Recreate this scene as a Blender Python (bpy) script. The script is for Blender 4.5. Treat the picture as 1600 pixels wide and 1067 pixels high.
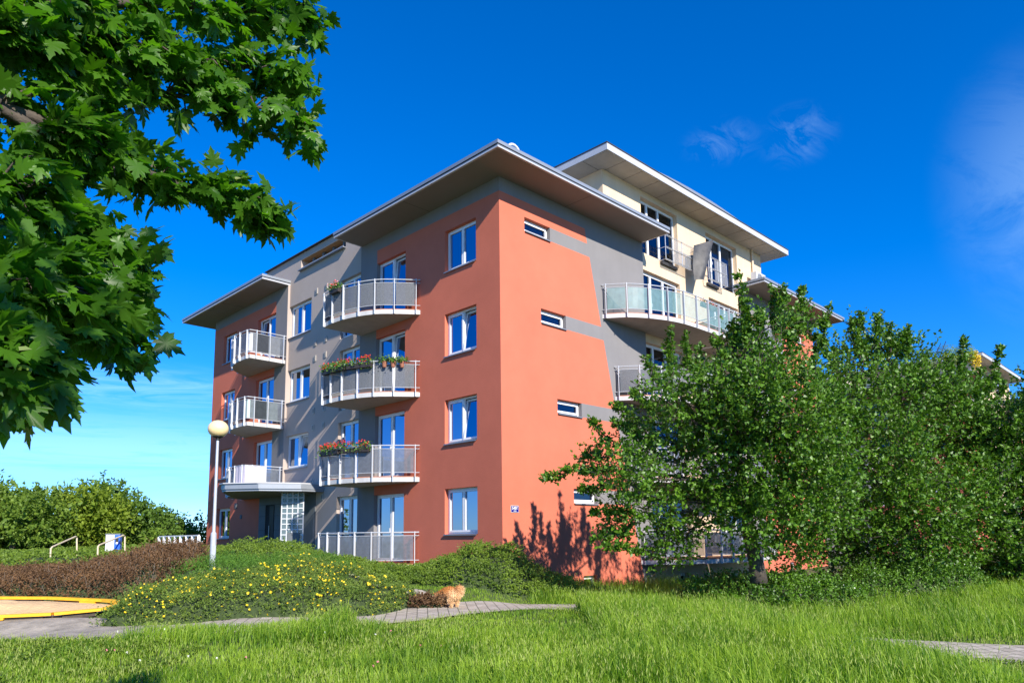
import bpy, bmesh, math, random
import numpy as np
from mathutils import Vector, Matrix, noise as mnoise

for o in list(bpy.data.objects): bpy.data.objects.remove(o)
scene = bpy.context.scene
COL = scene.collection
random.seed(7); rng = np.random.default_rng(7)
R = math.radians

# ------------------------------------------------------------------ camera
FPX, PITCH, ROLL, YAW = 1140.229, R(7.806), R(-0.626), R(44.399)
PPX, PPY = 787.473, 685.517
CAM = np.array([-14.854, -15.27, 1.62])
fwd = np.array([math.sin(YAW)*math.cos(PITCH), math.cos(YAW)*math.cos(PITCH), math.sin(PITCH)])
_r = np.array([math.cos(YAW), -math.sin(YAW), 0.0]); _u = np.cross(_r, fwd)
rgt = _r*math.cos(ROLL) + _u*math.sin(ROLL)
upv = -_r*math.sin(ROLL) + _u*math.cos(ROLL)
cd = bpy.data.cameras.new('camera'); cam = bpy.data.objects.new('camera', cd); COL.objects.link(cam)
cam.matrix_world = Matrix(((rgt[0], upv[0], -fwd[0], CAM[0]), (rgt[1], upv[1], -fwd[1], CAM[1]),
                           (rgt[2], upv[2], -fwd[2], CAM[2]), (0, 0, 0, 1)))
cd.sensor_width = 36; cd.lens = FPX/1600*36
cd.shift_x = (800-PPX)/1600; cd.shift_y = (PPY-533.5)/1600
cd.clip_start = 0.05; cd.clip_end = 3000
scene.camera = cam
HF = np.array([math.sin(YAW), math.cos(YAW), 0.0]); HR = np.array([math.cos(YAW), -math.sin(YAW), 0.0])
def P(u, v, d):            # a photo position at a chosen distance -> a point of the place
    q = fwd + rgt*(u-PPX)/FPX - upv*(v-PPY)/FPX
    return CAM + q*(d/(q@HF))
def SD(s, d, z=0.0):       # metres to the side and ahead of the standpoint
    q = CAM + HR*s + HF*d
    return np.array([q[0], q[1], z])

# ------------------------------------------------------------------ sun and sky
SUN = np.array([-0.42, -1.587, 1.0]); SUN /= np.linalg.norm(SUN)
sl = bpy.data.lights.new('sun', 'SUN'); sl.energy = 4.7; sl.angle = R(0.53); sl.color = (1.0, 0.93, 0.82)
so = bpy.data.objects.new('sun', sl); COL.objects.link(so)
so.rotation_euler = Vector(SUN).to_track_quat('Z', 'Y').to_euler(); so.location = (-20, -60, 60)
w = bpy.data.worlds.new('World'); scene.world = w; w.use_nodes = True
nt = w.node_tree; nt.nodes.clear()
def N(t, ty, **k):
    n = t.nodes.new(ty)
    for a, b in k.items():
        if a == 'inp':
            for i, v in b.items(): n.inputs[i].default_value = v
        else: setattr(n, a, b)
    return n
def L(t, a, i, b, j): t.links.new(a.outputs[i], b.inputs[j])
sky = N(nt, 'ShaderNodeTexSky', sky_type='NISHITA', sun_disc=False)
sky.sun_elevation = math.asin(SUN[2]); sky.sun_rotation = math.atan2(SUN[0], SUN[1])
sky.altitude = 400; sky.air_density = 1.0; sky.dust_density = 0.1; sky.ozone_density = 4.0
tint = N(nt, 'ShaderNodeVectorMath', operation='MULTIPLY'); L(nt, sky, 0, tint, 0); tint.inputs[1].default_value = (0.64, 0.90, 1.36)
hs = N(nt, 'ShaderNodeHueSaturation', inp={'Saturation': 1.16, 'Value': 1.0, 'Hue': 0.5})
L(nt, tint, 0, hs, 'Color')
tcw = N(nt, 'ShaderNodeTexCoord')
bgn = N(nt, 'ShaderNodeBackground', inp={1: 0.098}); outw = N(nt, 'ShaderNodeOutputWorld')
# thin cirrus: streaky noise on the view direction, kept to three wisps
def wisp(prev, cdir, size, strength, sc, soft=0.5):
    c = Vector(cdir).normalized()
    sub = N(nt, 'ShaderNodeVectorMath', operation='SUBTRACT'); L(nt, tcw, 'Generated', sub, 0); sub.inputs[1].default_value = c
    scl = N(nt, 'ShaderNodeVectorMath', operation='MULTIPLY'); L(nt, sub, 0, scl, 0); scl.inputs[1].default_value = (1/size[0], 1/size[0], 1/size[1])
    ln = N(nt, 'ShaderNodeVectorMath', operation='LENGTH'); L(nt, scl, 0, ln, 0)
    mr = N(nt, 'ShaderNodeMapRange', interpolation_type='SMOOTHSTEP'); L(nt, ln, 'Value', mr, 'Value')
    for i, v in (('From Min', 1.0), ('From Max', 0.0), ('To Min', 0.0), ('To Max', 1.0)): mr.inputs[i].default_value = v
    mp = N(nt, 'ShaderNodeMapping'); L(nt, tcw, 'Generated', mp, 0); mp.inputs['Scale'].default_value = sc
    nz = N(nt, 'ShaderNodeTexNoise', inp={'Scale': 7.0, 'Detail': 12.0, 'Roughness': 0.66, 'Distortion': 2.2}); L(nt, mp, 0, nz, 'Vector')
    cr = N(nt, 'ShaderNodeMapRange'); L(nt, nz, 0, cr, 'Value')
    for i, v in (('From Min', soft), ('From Max', soft+0.3), ('To Min', 0.0), ('To Max', strength)): cr.inputs[i].default_value = v
    mu = N(nt, 'ShaderNodeMath', operation='MULTIPLY'); L(nt, mr, 0, mu, 0); L(nt, cr, 0, mu, 1)
    mx = N(nt, 'ShaderNodeMixRGB', blend_type='MIX'); L(nt, mu, 0, mx, 'Fac'); nt.links.new(prev, mx.inputs['Color1'])
    mx.inputs['Color2'].default_value = (5.2, 7.6, 9.2, 1)
    return mx.outputs[0]
def dirpx(u, v):
    q = fwd + rgt*(u-PPX)/FPX - upv*(v-PPY)/FPX
    return q/np.linalg.norm(q)
o_ = hs.outputs[0]
o_ = wisp(o_, dirpx(1245, 212), (0.055, 0.04), 0.17, (2.2, 2.2, 3.0), 0.46)
o_ = wisp(o_, dirpx(1130, 222), (0.06, 0.03), 0.13, (2.2, 2.2, 3.4), 0.44)
o_ = wisp(o_, dirpx(1640, 290), (0.12, 0.2), 0.16, (1.0, 1.0, 1.3), 0.25)
o_ = wisp(o_, dirpx(190, 605), (0.36, 0.04), 0.30, (0.8, 0.8, 8.0), 0.36)
o_ = wisp(o_, dirpx(160, 705), (0.6, 0.075), 0.34, (0.5, 0.5, 5.0), 0.22)
nt.links.new(o_, bgn.inputs[0]); L(nt, bgn, 0, outw, 0)

vs = scene.view_settings
vs.view_transform = 'Standard'; vs.look = 'None'; vs.exposure = 0.79; vs.gamma = 1.0; vs.use_curve_mapping = False

# ------------------------------------------------------------------ materials
MAT = {}
def mat(name, col, rough=0.7, metal=0.0, var=0.0, vscale=3.0, bump=0.0, bscale=60.0, bdist=0.01, spec=0.5, alpha=1.0,
        trans=0.0, attr=None, sub=None, streak=0.0):
    if name in MAT: return MAT[name]
    m = bpy.data.materials.new(name); m.use_nodes = True; t = m.node_tree
    b = t.nodes['Principled BSDF']; out = t.nodes['Material Output']
    b.inputs['Roughness'].default_value = rough; b.inputs['Metallic'].default_value = metal
    b.inputs['Specular IOR Level'].default_value = spec
    c = (*col, 1); b.inputs['Base Color'].default_value = c
    tc = N(t, 'ShaderNodeTexCoord')
    src = None
    if attr:
        at_ = N(t, 'ShaderNodeAttribute', attribute_name='var')
        mx = N(t, 'ShaderNodeMixRGB'); mx.inputs[1].default_value = c; mx.inputs[2].default_value = (*attr, 1)
        L(t, at_, 'Fac', mx, 0); src = mx.outputs[0]
    if var:
        nz = N(t, 'ShaderNodeTexNoise', inp={'Scale': vscale, 'Detail': 7.0, 'Roughness': 0.65}); L(t, tc, 'Object', nz, 'Vector')
        mr = N(t, 'ShaderNodeMapRange'); L(t, nz, 0, mr, 'Value')
        for i, v in (('From Min', .3), ('From Max', .7), ('To Min', 1-var), ('To Max', 1+var)): mr.inputs[i].default_value = v
        mm = N(t, 'ShaderNodeVectorMath', operation='SCALE'); L(t, mr, 0, mm, 'Scale')
        if src: t.links.new(src, mm.inputs[0])
        else: mm.inputs[0].default_value = col
        src = mm.outputs[0]
    if streak:      # faint vertical rain streaks
        mp = N(t, 'ShaderNodeMapping'); L(t, tc, 'Object', mp, 0); mp.inputs['Scale'].default_value = (1.5, 1.5, 0.11)
        nz = N(t, 'ShaderNodeTexNoise', inp={'Scale': 2.2, 'Detail': 6.0}); L(t, mp, 0, nz, 'Vector')
        mr = N(t, 'ShaderNodeMapRange'); L(t, nz, 0, mr, 'Value')
        for i, v in (('From Min', .35), ('From Max', .7), ('To Min', 1.0+streak*.3), ('To Max', 1-streak)): mr.inputs[i].default_value = v
        mm = N(t, 'ShaderNodeVectorMath', operation='SCALE'); L(t, mr, 0, mm, 'Scale')
        if src: t.links.new(src, mm.inputs[0])
        else: mm.inputs[0].default_value = col
        src = mm.outputs[0]
    if src: t.links.new(src, b.inputs['Base Color'])
    if bump:
        nz = N(t, 'ShaderNodeTexNoise', inp={'Scale': bscale, 'Detail': 4.0, 'Roughness': 0.6}); L(t, tc, 'Object', nz, 'Vector')
        bp = N(t, 'ShaderNodeBump', inp={'Strength': bump, 'Distance': bdist}); L(t, nz, 0, bp, 'Height'); L(t, bp, 0, b, 'Normal')
    if trans:       # leaf: some light comes through
        tr = N(t, 'ShaderNodeBsdfTranslucent'); ms = N(t, 'ShaderNodeMixShader', inp={0: trans})
        if src:
            g = N(t, 'ShaderNodeVectorMath', operation='MULTIPLY'); t.links.new(src, g.inputs[0]); g.inputs[1].default_value = (1.5, 1.7, 0.6); L(t, g, 0, tr, 0)
        else: tr.inputs[0].default_value = c
        L(t, b, 0, ms, 1); L(t, tr, 0, ms, 2); L(t, ms, 0, out, 0)
    if alpha < 1:
        ms = N(t, 'ShaderNodeMixShader', inp={0: alpha}); tp = N(t, 'ShaderNodeBsdfTransparent')
        L(t, tp, 0, ms, 1); L(t, b, 0, ms, 2); L(t, ms, 0, out, 0)
    MAT[name] = m; return m
RED, GREY, CREAM = (0.58, 0.158, 0.095), (0.215, 0.205, 0.205), (0.68, 0.52, 0.355)
m_red = mat('red_render', RED, .9, var=.08, vscale=.55, bump=1.0, bscale=20, bdist=.0045, spec=.15)
m_grey = mat('grey_render', GREY, .9, var=.06, vscale=.8, bump=.7, bscale=30, bdist=.0022, spec=.15, streak=.04)
m_cream = mat('cream_render', CREAM, .9, var=.05, vscale=.8, bump=.7, bscale=30, bdist=.0022, spec=.15, streak=.06)
m_greige = mat('pale_grey_beige_render', (.43, .355, .305), .9, var=.05, vscale=.8, bump=1.0, bscale=20, bdist=.0045, spec=.15)
m_slate = mat('slate_cladding', (.10, .115, .13), .6, var=.12, vscale=2, bump=.2)
m_soffit = mat('soffit_board', (.215, .20, .185), .75, var=.05, vscale=.6, bump=.1)
m_soffit_w = mat('weathered_soffit_board', (.36, .32, .27), .75, var=.12, vscale=1.1, bump=.1)
m_fascia = mat('grey_fascia_metal', (.30, .325, .36), .42, metal=.35, var=.06, vscale=2)
m_fascia_l = mat('pale_fascia_metal', (.50, .50, .52), .5, metal=.1, var=.06, vscale=2)
m_joint = mat('dark_joint', (.03, .03, .032), .8)
m_upvc = mat('white_plastic', (.80, .80, .80), .3)
m_conc = mat('balcony_concrete', (.36, .345, .315), .85, var=.1, vscale=2.5, bump=.2)
m_edge = mat('slab_edge_paint', (.50, .49, .48), .7, var=.1, vscale=5)
m_tile = mat('terracotta_tile', (.38, .16, .09), .7, var=.2, vscale=9)
m_rail = mat('galvanised_rail', (.50, .52, .55), .4, metal=.25, var=.08, vscale=8)
m_post = mat('painted_post', (.52, .54, .57), .45, var=.05, vscale=6)
m_perf = mat('perforated_panel', (.13, .15, .18), .5, metal=.15, var=.2, vscale=9, alpha=.70)
m_mat_p = mat('reed_panel', (.12, .128, .14), .85, var=.35, vscale=30, alpha=.93)
m_glassgreen = mat('frosted_green_glass', (.20, .33, .32), .25, var=.2, vscale=4, alpha=.60)
m_mesh = mat('wire_mesh', (.40, .40, .40), .5, alpha=.28)
m_vent = mat('vent_plastic', (.42, .38, .33), .5)
m_sheetw = mat('white_cloth', (.52, .47, .53), .9, var=.05, bump=.3, bscale=6, bdist=.03)
m_dark = mat('dark_interior', (.020, .022, .026), .95)
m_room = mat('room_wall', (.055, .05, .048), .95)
m_curt = mat('curtain', (.55, .45, .38), .95, var=.15, vscale=20)
m_blind = mat('blind', (.62, .64, .64), .8)
m_black = mat('black_plastic', (.02, .02, .02), .5)
m_sill = mat('grey_sill', (.25, .26, .28), .45, metal=.4)
def glass_mat():
    m = bpy.data.materials.new('window_glass'); m.use_nodes = True; t = m.node_tree; t.nodes.clear()
    out = N(t, 'ShaderNodeOutputMaterial'); gl = N(t, 'ShaderNodeBsdfGlossy', inp={0: (.26, .33, .46, 1), 1: .015})
    tp = N(t, 'ShaderNodeBsdfTransparent', inp={0: (.62, .66, .70, 1)})
    lw = N(t, 'ShaderNodeLayerWeight', inp={0: .5}); mr = N(t, 'ShaderNodeMapRange'); L(t, lw, 'Fresnel', mr, 'Value')
    for i, v in (('From Min', 0.0), ('From Max', 1.0), ('To Min', .17), ('To Max', 1.0)): mr.inputs[i].default_value = v
    ms = N(t, 'ShaderNodeMixShader'); L(t, mr, 0, ms, 0); L(t, tp, 0, ms, 1); L(t, gl, 0, ms, 2); L(t, ms, 0, out, 0)
    tc = N(t, 'ShaderNodeTexCoord'); nz = N(t, 'ShaderNodeTexNoise', inp={'Scale': 1.3}); L(t, tc, 'Object', nz, 'Vector')
    bp = N(t, 'ShaderNodeBump', inp={'Strength': .05, 'Distance': .02}); L(t, nz, 0, bp, 'Height'); L(t, bp, 0, gl, 'Normal')
    return m
m_glass = glass_mat()

# ------------------------------------------------------------------ mesh helpers
class MB:
    def __init__(s): s.v = []; s.f = []; s.m = []; s.mats = []
    def mi(s, m):
        if m not in s.mats: s.mats.append(m)
        return s.mats.index(m)
    def face(s, pts, m):
        i = len(s.v); s.v += [tuple(map(float, p)) for p in pts]; s.f.append(tuple(range(i, i+len(pts)))); s.m.append(s.mi(m))
    def box(s, a, b, m):
        x0, y0, z0 = [min(a[i], b[i]) for i in range(3)]; x1, y1, z1 = [max(a[i], b[i]) for i in range(3)]
        i = len(s.v); s.v += [(x0,y0,z0),(x1,y0,z0),(x1,y1,z0),(x0,y1,z0),(x0,y0,z1),(x1,y0,z1),(x1,y1,z1),(x0,y1,z1)]
        for f in ((0,3,2,1),(4,5,6,7),(0,1,5,4),(1,2,6,5),(2,3,7,6),(3,0,4,7)): s.f.append(tuple(i+k for k in f)); s.m.append(s.mi(m))
    def obox(s, c, ax, ay, az, m):     # centre and three half-axis vectors
        c, ax, ay, az = map(np.array, (c, ax, ay, az)); i = len(s.v)
        for sx, sy, sz in ((-1,-1,-1),(1,-1,-1),(1,1,-1),(-1,1,-1),(-1,-1,1),(1,-1,1),(1,1,1),(-1,1,1)): s.v.append(tuple(c+ax*sx+ay*sy+az*sz))
        for f in ((0,3,2,1),(4,5,6,7),(0,1,5,4),(1,2,6,5),(2,3,7,6),(3,0,4,7)): s.f.append(tuple(i+k for k in f)); s.m.append(s.mi(m))
    def bar(s, a, b, w, h, m, side=None):
        a, b = np.array(a, float), np.array(b, float); d = b-a; Ln = np.linalg.norm(d); d /= Ln
        if side is None:
            side = np.cross(d, (0, 0, 1.0))
            if np.linalg.norm(side) < 1e-3: side = np.array([1.0, 0, 0])
        side = np.array(side, float); side /= np.linalg.norm(side); o = np.cross(side, d)
        s.obox((a+b)/2, d*Ln/2, side*w/2, o*h/2, m)
    def tube(s, pts, r, m, n=8, cap=True):
        pts = [np.array(p, float) for p in pts]; rs = r if hasattr(r, '__len__') else [r]*len(pts)
        i0 = len(s.v); prev = None; k = len(pts)
        for j, p in enumerate(pts):
            d = pts[min(j+1, k-1)]-pts[max(j-1, 0)]; d /= (np.linalg.norm(d)+1e-9)
            if prev is None:
                a = np.cross(d, (0, 0, 1.0)); a = a if np.linalg.norm(a) > 1e-3 else np.array([1.0, 0, 0])
            else: a = prev-d*(prev@d)
            a /= np.linalg.norm(a)+1e-9; prev = a; b = np.cross(d, a)
            for q in range(n):
                t = 2*math.pi*q/n; s.v.append(tuple(p+(a*math.cos(t)+b*math.sin(t))*rs[j]))
        mi = s.mi(m)
        for j in range(k-1):
            for q in range(n):
                s.f.append((i0+j*n+q, i0+j*n+(q+1) % n, i0+(j+1)*n+(q+1) % n, i0+(j+1)*n+q)); s.m.append(mi)
        if cap:
            s.f.append(tuple(i0+q for q in range(n))[::-1]); s.m.append(mi)
            s.f.append(tuple(i0+(k-1)*n+q for q in range(n))); s.m.append(mi)
    def prism(s, poly, z0, z1, mtop, mside=None, mbot=None):
        n = len(poly); mside = mside or mtop; mbot = mbot or mtop
        s.face([(x, y, z1) for x, y in poly], mtop); s.face([(x, y, z0) for x, y in poly][::-1], mbot)
        for i in range(n):
            a, b = poly[i], poly[(i+1) % n]; s.face([(a[0], a[1], z0), (b[0], b[1], z0), (b[0], b[1], z1), (a[0], a[1], z1)], mside)
    def build(s, name, parent=None, smooth=False, bevel=0):
        me = bpy.data.meshes.new(name); me.from_pydata(s.v, [], s.f)
        for m in s.mats: me.materials.append(m)
        me.polygons.foreach_set('material_index', s.m)
        if smooth: me.polygons.foreach_set('use_smooth', [True]*len(s.f))
        me.update(); o = bpy.data.objects.new(name, me); COL.objects.link(o)
        if parent is not None: o.parent = parent
        if bevel:
            b = o.modifiers.new('bevel', 'BEVEL'); b.width = bevel; b.segments = 2; b.limit_method = 'ANGLE'
        return o
def tag(o, label=None, cat=None, group=None, kind=None):
    if label: o['label'] = label
    if cat: o['category'] = cat
    if group: o['group'] = group
    if kind: o['kind'] = kind
    return o
def thing(name, label, cat, loc=(0, 0, 0), group=None):
    o = bpy.data.objects.new(name, None); COL.objects.link(o); o.location = loc
    return tag(o, label, cat, group)
def npmesh(name, V, F, m, parent=None, var=None, smooth=False, mi=None):
    """V (n,3), F (k,c) all of one size"""
    me = bpy.data.meshes.new(name); V = np.ascontiguousarray(V, np.float32); F = np.ascontiguousarray(F, np.int32); k, c = F.shape
    me.vertices.add(len(V)); me.vertices.foreach_set('co', V.ravel())
    me.loops.add(k*c); me.loops.foreach_set('vertex_index', F.ravel())
    me.polygons.add(k); me.polygons.foreach_set('loop_start', np.arange(k, dtype=np.int32)*c)
    try: me.polygons.foreach_set('loop_total', np.full(k, c, np.int32))
    except Exception: pass
    for q in (m if isinstance(m, (list, tuple)) else [m]): me.materials.append(q)
    if mi is not None: me.polygons.foreach_set('material_index', np.ascontiguousarray(mi, np.int32))
    if smooth: me.polygons.foreach_set('use_smooth', np.ones(k, bool))
    if var is not None:
        a = me.attributes.new('var', 'FLOAT', 'POINT'); a.data.foreach_set('value', np.ascontiguousarray(var, np.float32))
    me.update(calc_edges=True); me.validate()
    o = bpy.data.objects.new(name, me); COL.objects.link(o)
    if parent is not None: o.parent = parent
    return o
def nrm(a): return a/(np.linalg.norm(a, axis=-1, keepdims=True)+1e-9)
def vnoise(x, y, sc, seed=0):     # smooth numpy noise 0..1
    r = np.random.default_rng(seed); o = np.zeros_like(np.asarray(x, float))
    for k in range(9):
        a = r.uniform(0, 2*math.pi); f = sc*r.uniform(.6, 1.9); o = o + np.sin((np.cos(a)*x+np.sin(a)*y)*f*2*math.pi+r.uniform(0, 6.3))
    return np.clip(.5+o/9*1.4, 0, 1)

# ------------------------------------------------------------------ terrain
_gp = [(-40,3,-.1),(-25,3,0),(-12,3,0),(-5,3,0),(0,3,0),(5,3,0),(12,3,-.1),(25,3,0),(40,3,0),(-9,9,0),(-4,9,0),(0,9,0),(4,9,-.03),(9,9,-.12),
 (-8.1,12,.08),(-6.7,12.5,.13),(-8.1,13.5,.25),(-7.9,15,.36),(-10.2,15,.40),(-6.7,17,.80),(-1.1,14.9,.22),(-1.3,15.5,.30),(1.0,16.6,.16),(-2.2,14,.15),
 (-8.2,19,.95),(-12.7,22,1.10),(-12.3,20,.92),(-11.7,22,1.10),(-10.5,17.5,.58),(-13.3,30,1.25),(-12,28,1.2),(4.7,21,-.25),(5.3,17,-.12),(12.6,20,.05),(19,26,.2),(7.2,10.5,-.18),
 (8.6,12.5,-.12),(6.9,12.5,-.12),(-5.5,22,.9),(-3,19.5,.66),(-.4,19.4,.8),(-3.6,21.5,.68),(-2,20.5,.7),(1.3,18.6,.15),(2.5,19,-.1),(-2,17.5,.5),(-4.5,18,.85),(-16,17,.6),(-20,24,1.1),
 (-8,26,1.1),(-25,35,1.2),(-40,40,1.0),(0,40,.3),(20,40,.1),(40,40,.3),(-30,15,.3),(30,15,0),(9,24,-.2),(14,30,0),(-60,80,0),(0,120,0),(60,80,0),(0,200,0),(-150,200,-1),(150,200,0),(0,-20,-.1),(-40,-20,0),(40,-20,0)]
_gs = np.array([p[0] for p in _gp], float); _gd = np.array([p[1] for p in _gp], float); _gz = np.array([p[2] for p in _gp], float)
def ghs(s, d):
    s = np.asarray(s, float); d = np.asarray(d, float)
    r2 = (s[..., None]-_gs)**2+(d[..., None]-_gd)**2
    wt = 1.0/(r2+.35)**2.0
    return (wt*_gz).sum(-1)/wt.sum(-1)
def to_sd(x, y): return ((x-CAM[0])*HR[0]+(y-CAM[1])*HR[1], (x-CAM[0])*HF[0]+(y-CAM[1])*HF[1])
def gxy(x, y): s, d = to_sd(np.asarray(x, float), np.asarray(y, float)); return ghs(s, d)
def inpoly(px, py, poly):
    ins = np.zeros(px.shape, bool); n = len(poly); j = n-1
    for i in range(n):
        xi, yi = poly[i]; xj, yj = poly[j]
        c = ((yi > py) != (yj > py)) & (px < (xj-xi)*(py-yi)/((yj-yi)+1e-12)+xi)
        ins ^= c; j = i
    return ins
def edgedist(px, py, poly):
    D = np.full(px.shape, 1e9); n = len(poly)
    for i in range(n):
        a = np.array(poly[i]); b = np.array(poly[(i+1) % n]); e = b-a
        t = np.clip(((px-a[0])*e[0]+(py-a[1])*e[1])/(e@e), 0, 1)
        D = np.minimum(D, np.hypot(px-a[0]-t*e[0], py-a[1]-t*e[1]))
    return D
# ------------------------------------------------------------------ ground
def build_ground():
    ss = np.concatenate([np.linspace(-400, -45, 12), np.linspace(-42, -14, 24), np.linspace(-13.5, 14, 120), np.linspace(14.5, 42, 50), np.linspace(46, 400, 12)])
    dd = np.concatenate([np.linspace(-60, -4, 10), np.linspace(-2, 6, 14), np.linspace(6.3, 26, 130), np.linspace(26.5, 60, 50), np.linspace(65, 700, 16)])
    S, D = np.meshgrid(ss, dd); Z = ghs(S, D)+.03*(vnoise(S, D, .35, 3)-.5)
    X = CAM[0]+HR[0]*S+HF[0]*D; Y = CAM[1]+HR[1]*S+HF[1]*D
    V = np.stack([X, Y, Z], -1).reshape(-1, 3); n = len(ss); k = len(dd)
    i = (np.arange(k-1)[:, None]*n+np.arange(n-1)[None]).ravel()
    F = np.stack([i, i+1, i+n+1, i+n], -1)
    m = bpy.data.materials.new('soil_and_short_grass'); m.use_nodes = True; t = m.node_tree; b = t.nodes['Principled BSDF']
    tc = N(t, 'ShaderNodeTexCoord'); n1 = N(t, 'ShaderNodeTexNoise', inp={'Scale': 1.2, 'Detail': 8.0, 'Roughness': .7}); L(t, tc, 'Object', n1, 'Vector')
    n2 = N(t, 'ShaderNodeTexNoise', inp={'Scale': 30.0, 'Detail': 5.0}); L(t, tc, 'Object', n2, 'Vector')
    c1 = N(t, 'ShaderNodeMixRGB'); c1.inputs[1].default_value = (.045, .085, .018, 1); c1.inputs[2].default_value = (.085, .10, .03, 1); L(t, n1, 0, c1, 0)
    c2 = N(t, 'ShaderNodeMixRGB', inp={0: .5}); L(t, c1, 0, c2, 1); c2.inputs[2].default_value = (.10, .075, .045, 1)
    mr = N(t, 'ShaderNodeMapRange'); L(t, n2, 0, mr, 'Value'); mr.inputs['From Min'].default_value = .5; mr.inputs['From Max'].default_value = .75; L(t, mr, 0, c2, 0)
    L(t, c2, 0, b, 'Base Color'); b.inputs['Roughness'].default_value = .95
    bp = N(t, 'ShaderNodeBump', inp={'Strength': .8, 'Distance': .04}); L(t, n2, 0, bp, 'Height'); L(t, bp, 0, b, 'Normal')
    tag(npmesh('ground', V, F, m, smooth=True), kind='structure')
build_ground()

def ribbon(center, wid, n=160, lift=.012, across=8):
    c = np.array(center, float); t = np.linspace(0, len(c)-1, n); idx = np.clip(t.astype(int), 0, len(c)-2); fr = t-idx
    def cr(p0, p1, p2, p3, f): return .5*((2*p1)+(-p0+p2)*f+(2*p0-5*p1+4*p2-p3)*f**2+(-p0+3*p1-3*p2+p3)*f**3)
    g = lambda i: c[np.clip(i, 0, len(c)-1)]
    pts = cr(g(idx-1), g(idx), g(idx+1), g(idx+2), fr[:, None]); tg = np.gradient(pts, axis=0); tg = nrm(tg); nr = np.stack([-tg[:, 1], tg[:, 0]], -1)
    a = np.linspace(-.5, .5, across)
    S = pts[:, 0:1]+nr[:, 0:1]*a*wid; D = pts[:, 1:2]+nr[:, 1:2]*a*wid
    Z = ghs(S, D)+lift+.02
    X = CAM[0]+HR[0]*S+HF[0]*D; Y = CAM[1]+HR[1]*S+HF[1]*D
    V = np.stack([X, Y, Z], -1).reshape(-1, 3); i = (np.arange(n-1)[:, None]*across+np.arange(across-1)[None]).ravel()
    return V, np.stack([i, i+1, i+across+1, i+across], -1), pts
def paving_mat():
    m = bpy.data.materials.new('concrete_paving'); m.use_nodes = True; t = m.node_tree; b = t.nodes['Principled BSDF']
    tc = N(t, 'ShaderNodeTexCoord'); mp = N(t, 'ShaderNodeMapping'); mp.inputs['Rotation'].default_value = (0, 0, R(38)); L(t, tc, 'Object', mp, 0)
    bk = N(t, 'ShaderNodeTexBrick', inp={'Scale': 1.0, 'Mortar Size': .009, 'Brick Width': .20, 'Row Height': .20, 'Bias': 0.0}); bk.offset = .0
    bk.inputs['Color1'].default_value = (.37, .315, .25, 1); bk.inputs['Color2'].default_value = (.47, .41, .335, 1); bk.inputs['Mortar'].default_value = (.13, .12, .085, 1)
    L(t, mp, 0, bk, 'Vector'); nz = N(t, 'ShaderNodeTexNoise', inp={'Scale': 5.0, 'Detail': 8.0, 'Roughness': .7}); L(t, tc, 'Object', nz, 'Vector')
    mr = N(t, 'ShaderNodeMapRange'); L(t, nz, 0, mr, 'Value')
    for i, v in (('From Min', .3), ('From Max', .7), ('To Min', .78), ('To Max', 1.15)): mr.inputs[i].default_value = v
    sc = N(t, 'ShaderNodeVectorMath', operation='SCALE'); L(t, bk, 0, sc, 0); L(t, mr, 0, sc, 'Scale'); L(t, sc, 0, b, 'Base Color'); b.inputs['Roughness'].default_value = .9
    bp = N(t, 'ShaderNodeBump', inp={'Strength': .6, 'Distance': .01}); bp.invert = True; L(t, bk, 'Fac', bp, 'Height'); L(t, bp, 0, b, 'Normal')
    return m
PATH_C = [(-14, 12.0), (-10, 12.2), (-7.5, 12.45), (-5, 12.75), (-3.2, 13.35), (-1.2, 14.6), (.6, 15.5), (2.2, 15.2), (4, 13.5), (5.6, 12.0), (7.0, 11.15), (9.0, 10.45), (12, 9.8), (16, 8.5)]
V_, F_, path_pts = ribbon(PATH_C, 1.75)
tag(npmesh('footpath', V_, F_, paving_mat()), kind='structure')
V_, F_, path2 = ribbon([(-1.2, 14.6), (-1.7, 15.9), (-2.6, 16.9), (-4, 17.6)], .8, n=40, lift=.006)
tag(npmesh('side_path', V_, F_, MAT.get('x') or bpy.data.materials['concrete_paving']), kind='structure')
def path_dist(s, d):
    p = path_pts; D = np.full(s.shape, 1e9)
    for i in range(0, len(p)-1, 2): D = np.minimum(D, np.hypot(s-p[i, 0], d-p[i, 1]))
    return D

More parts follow.
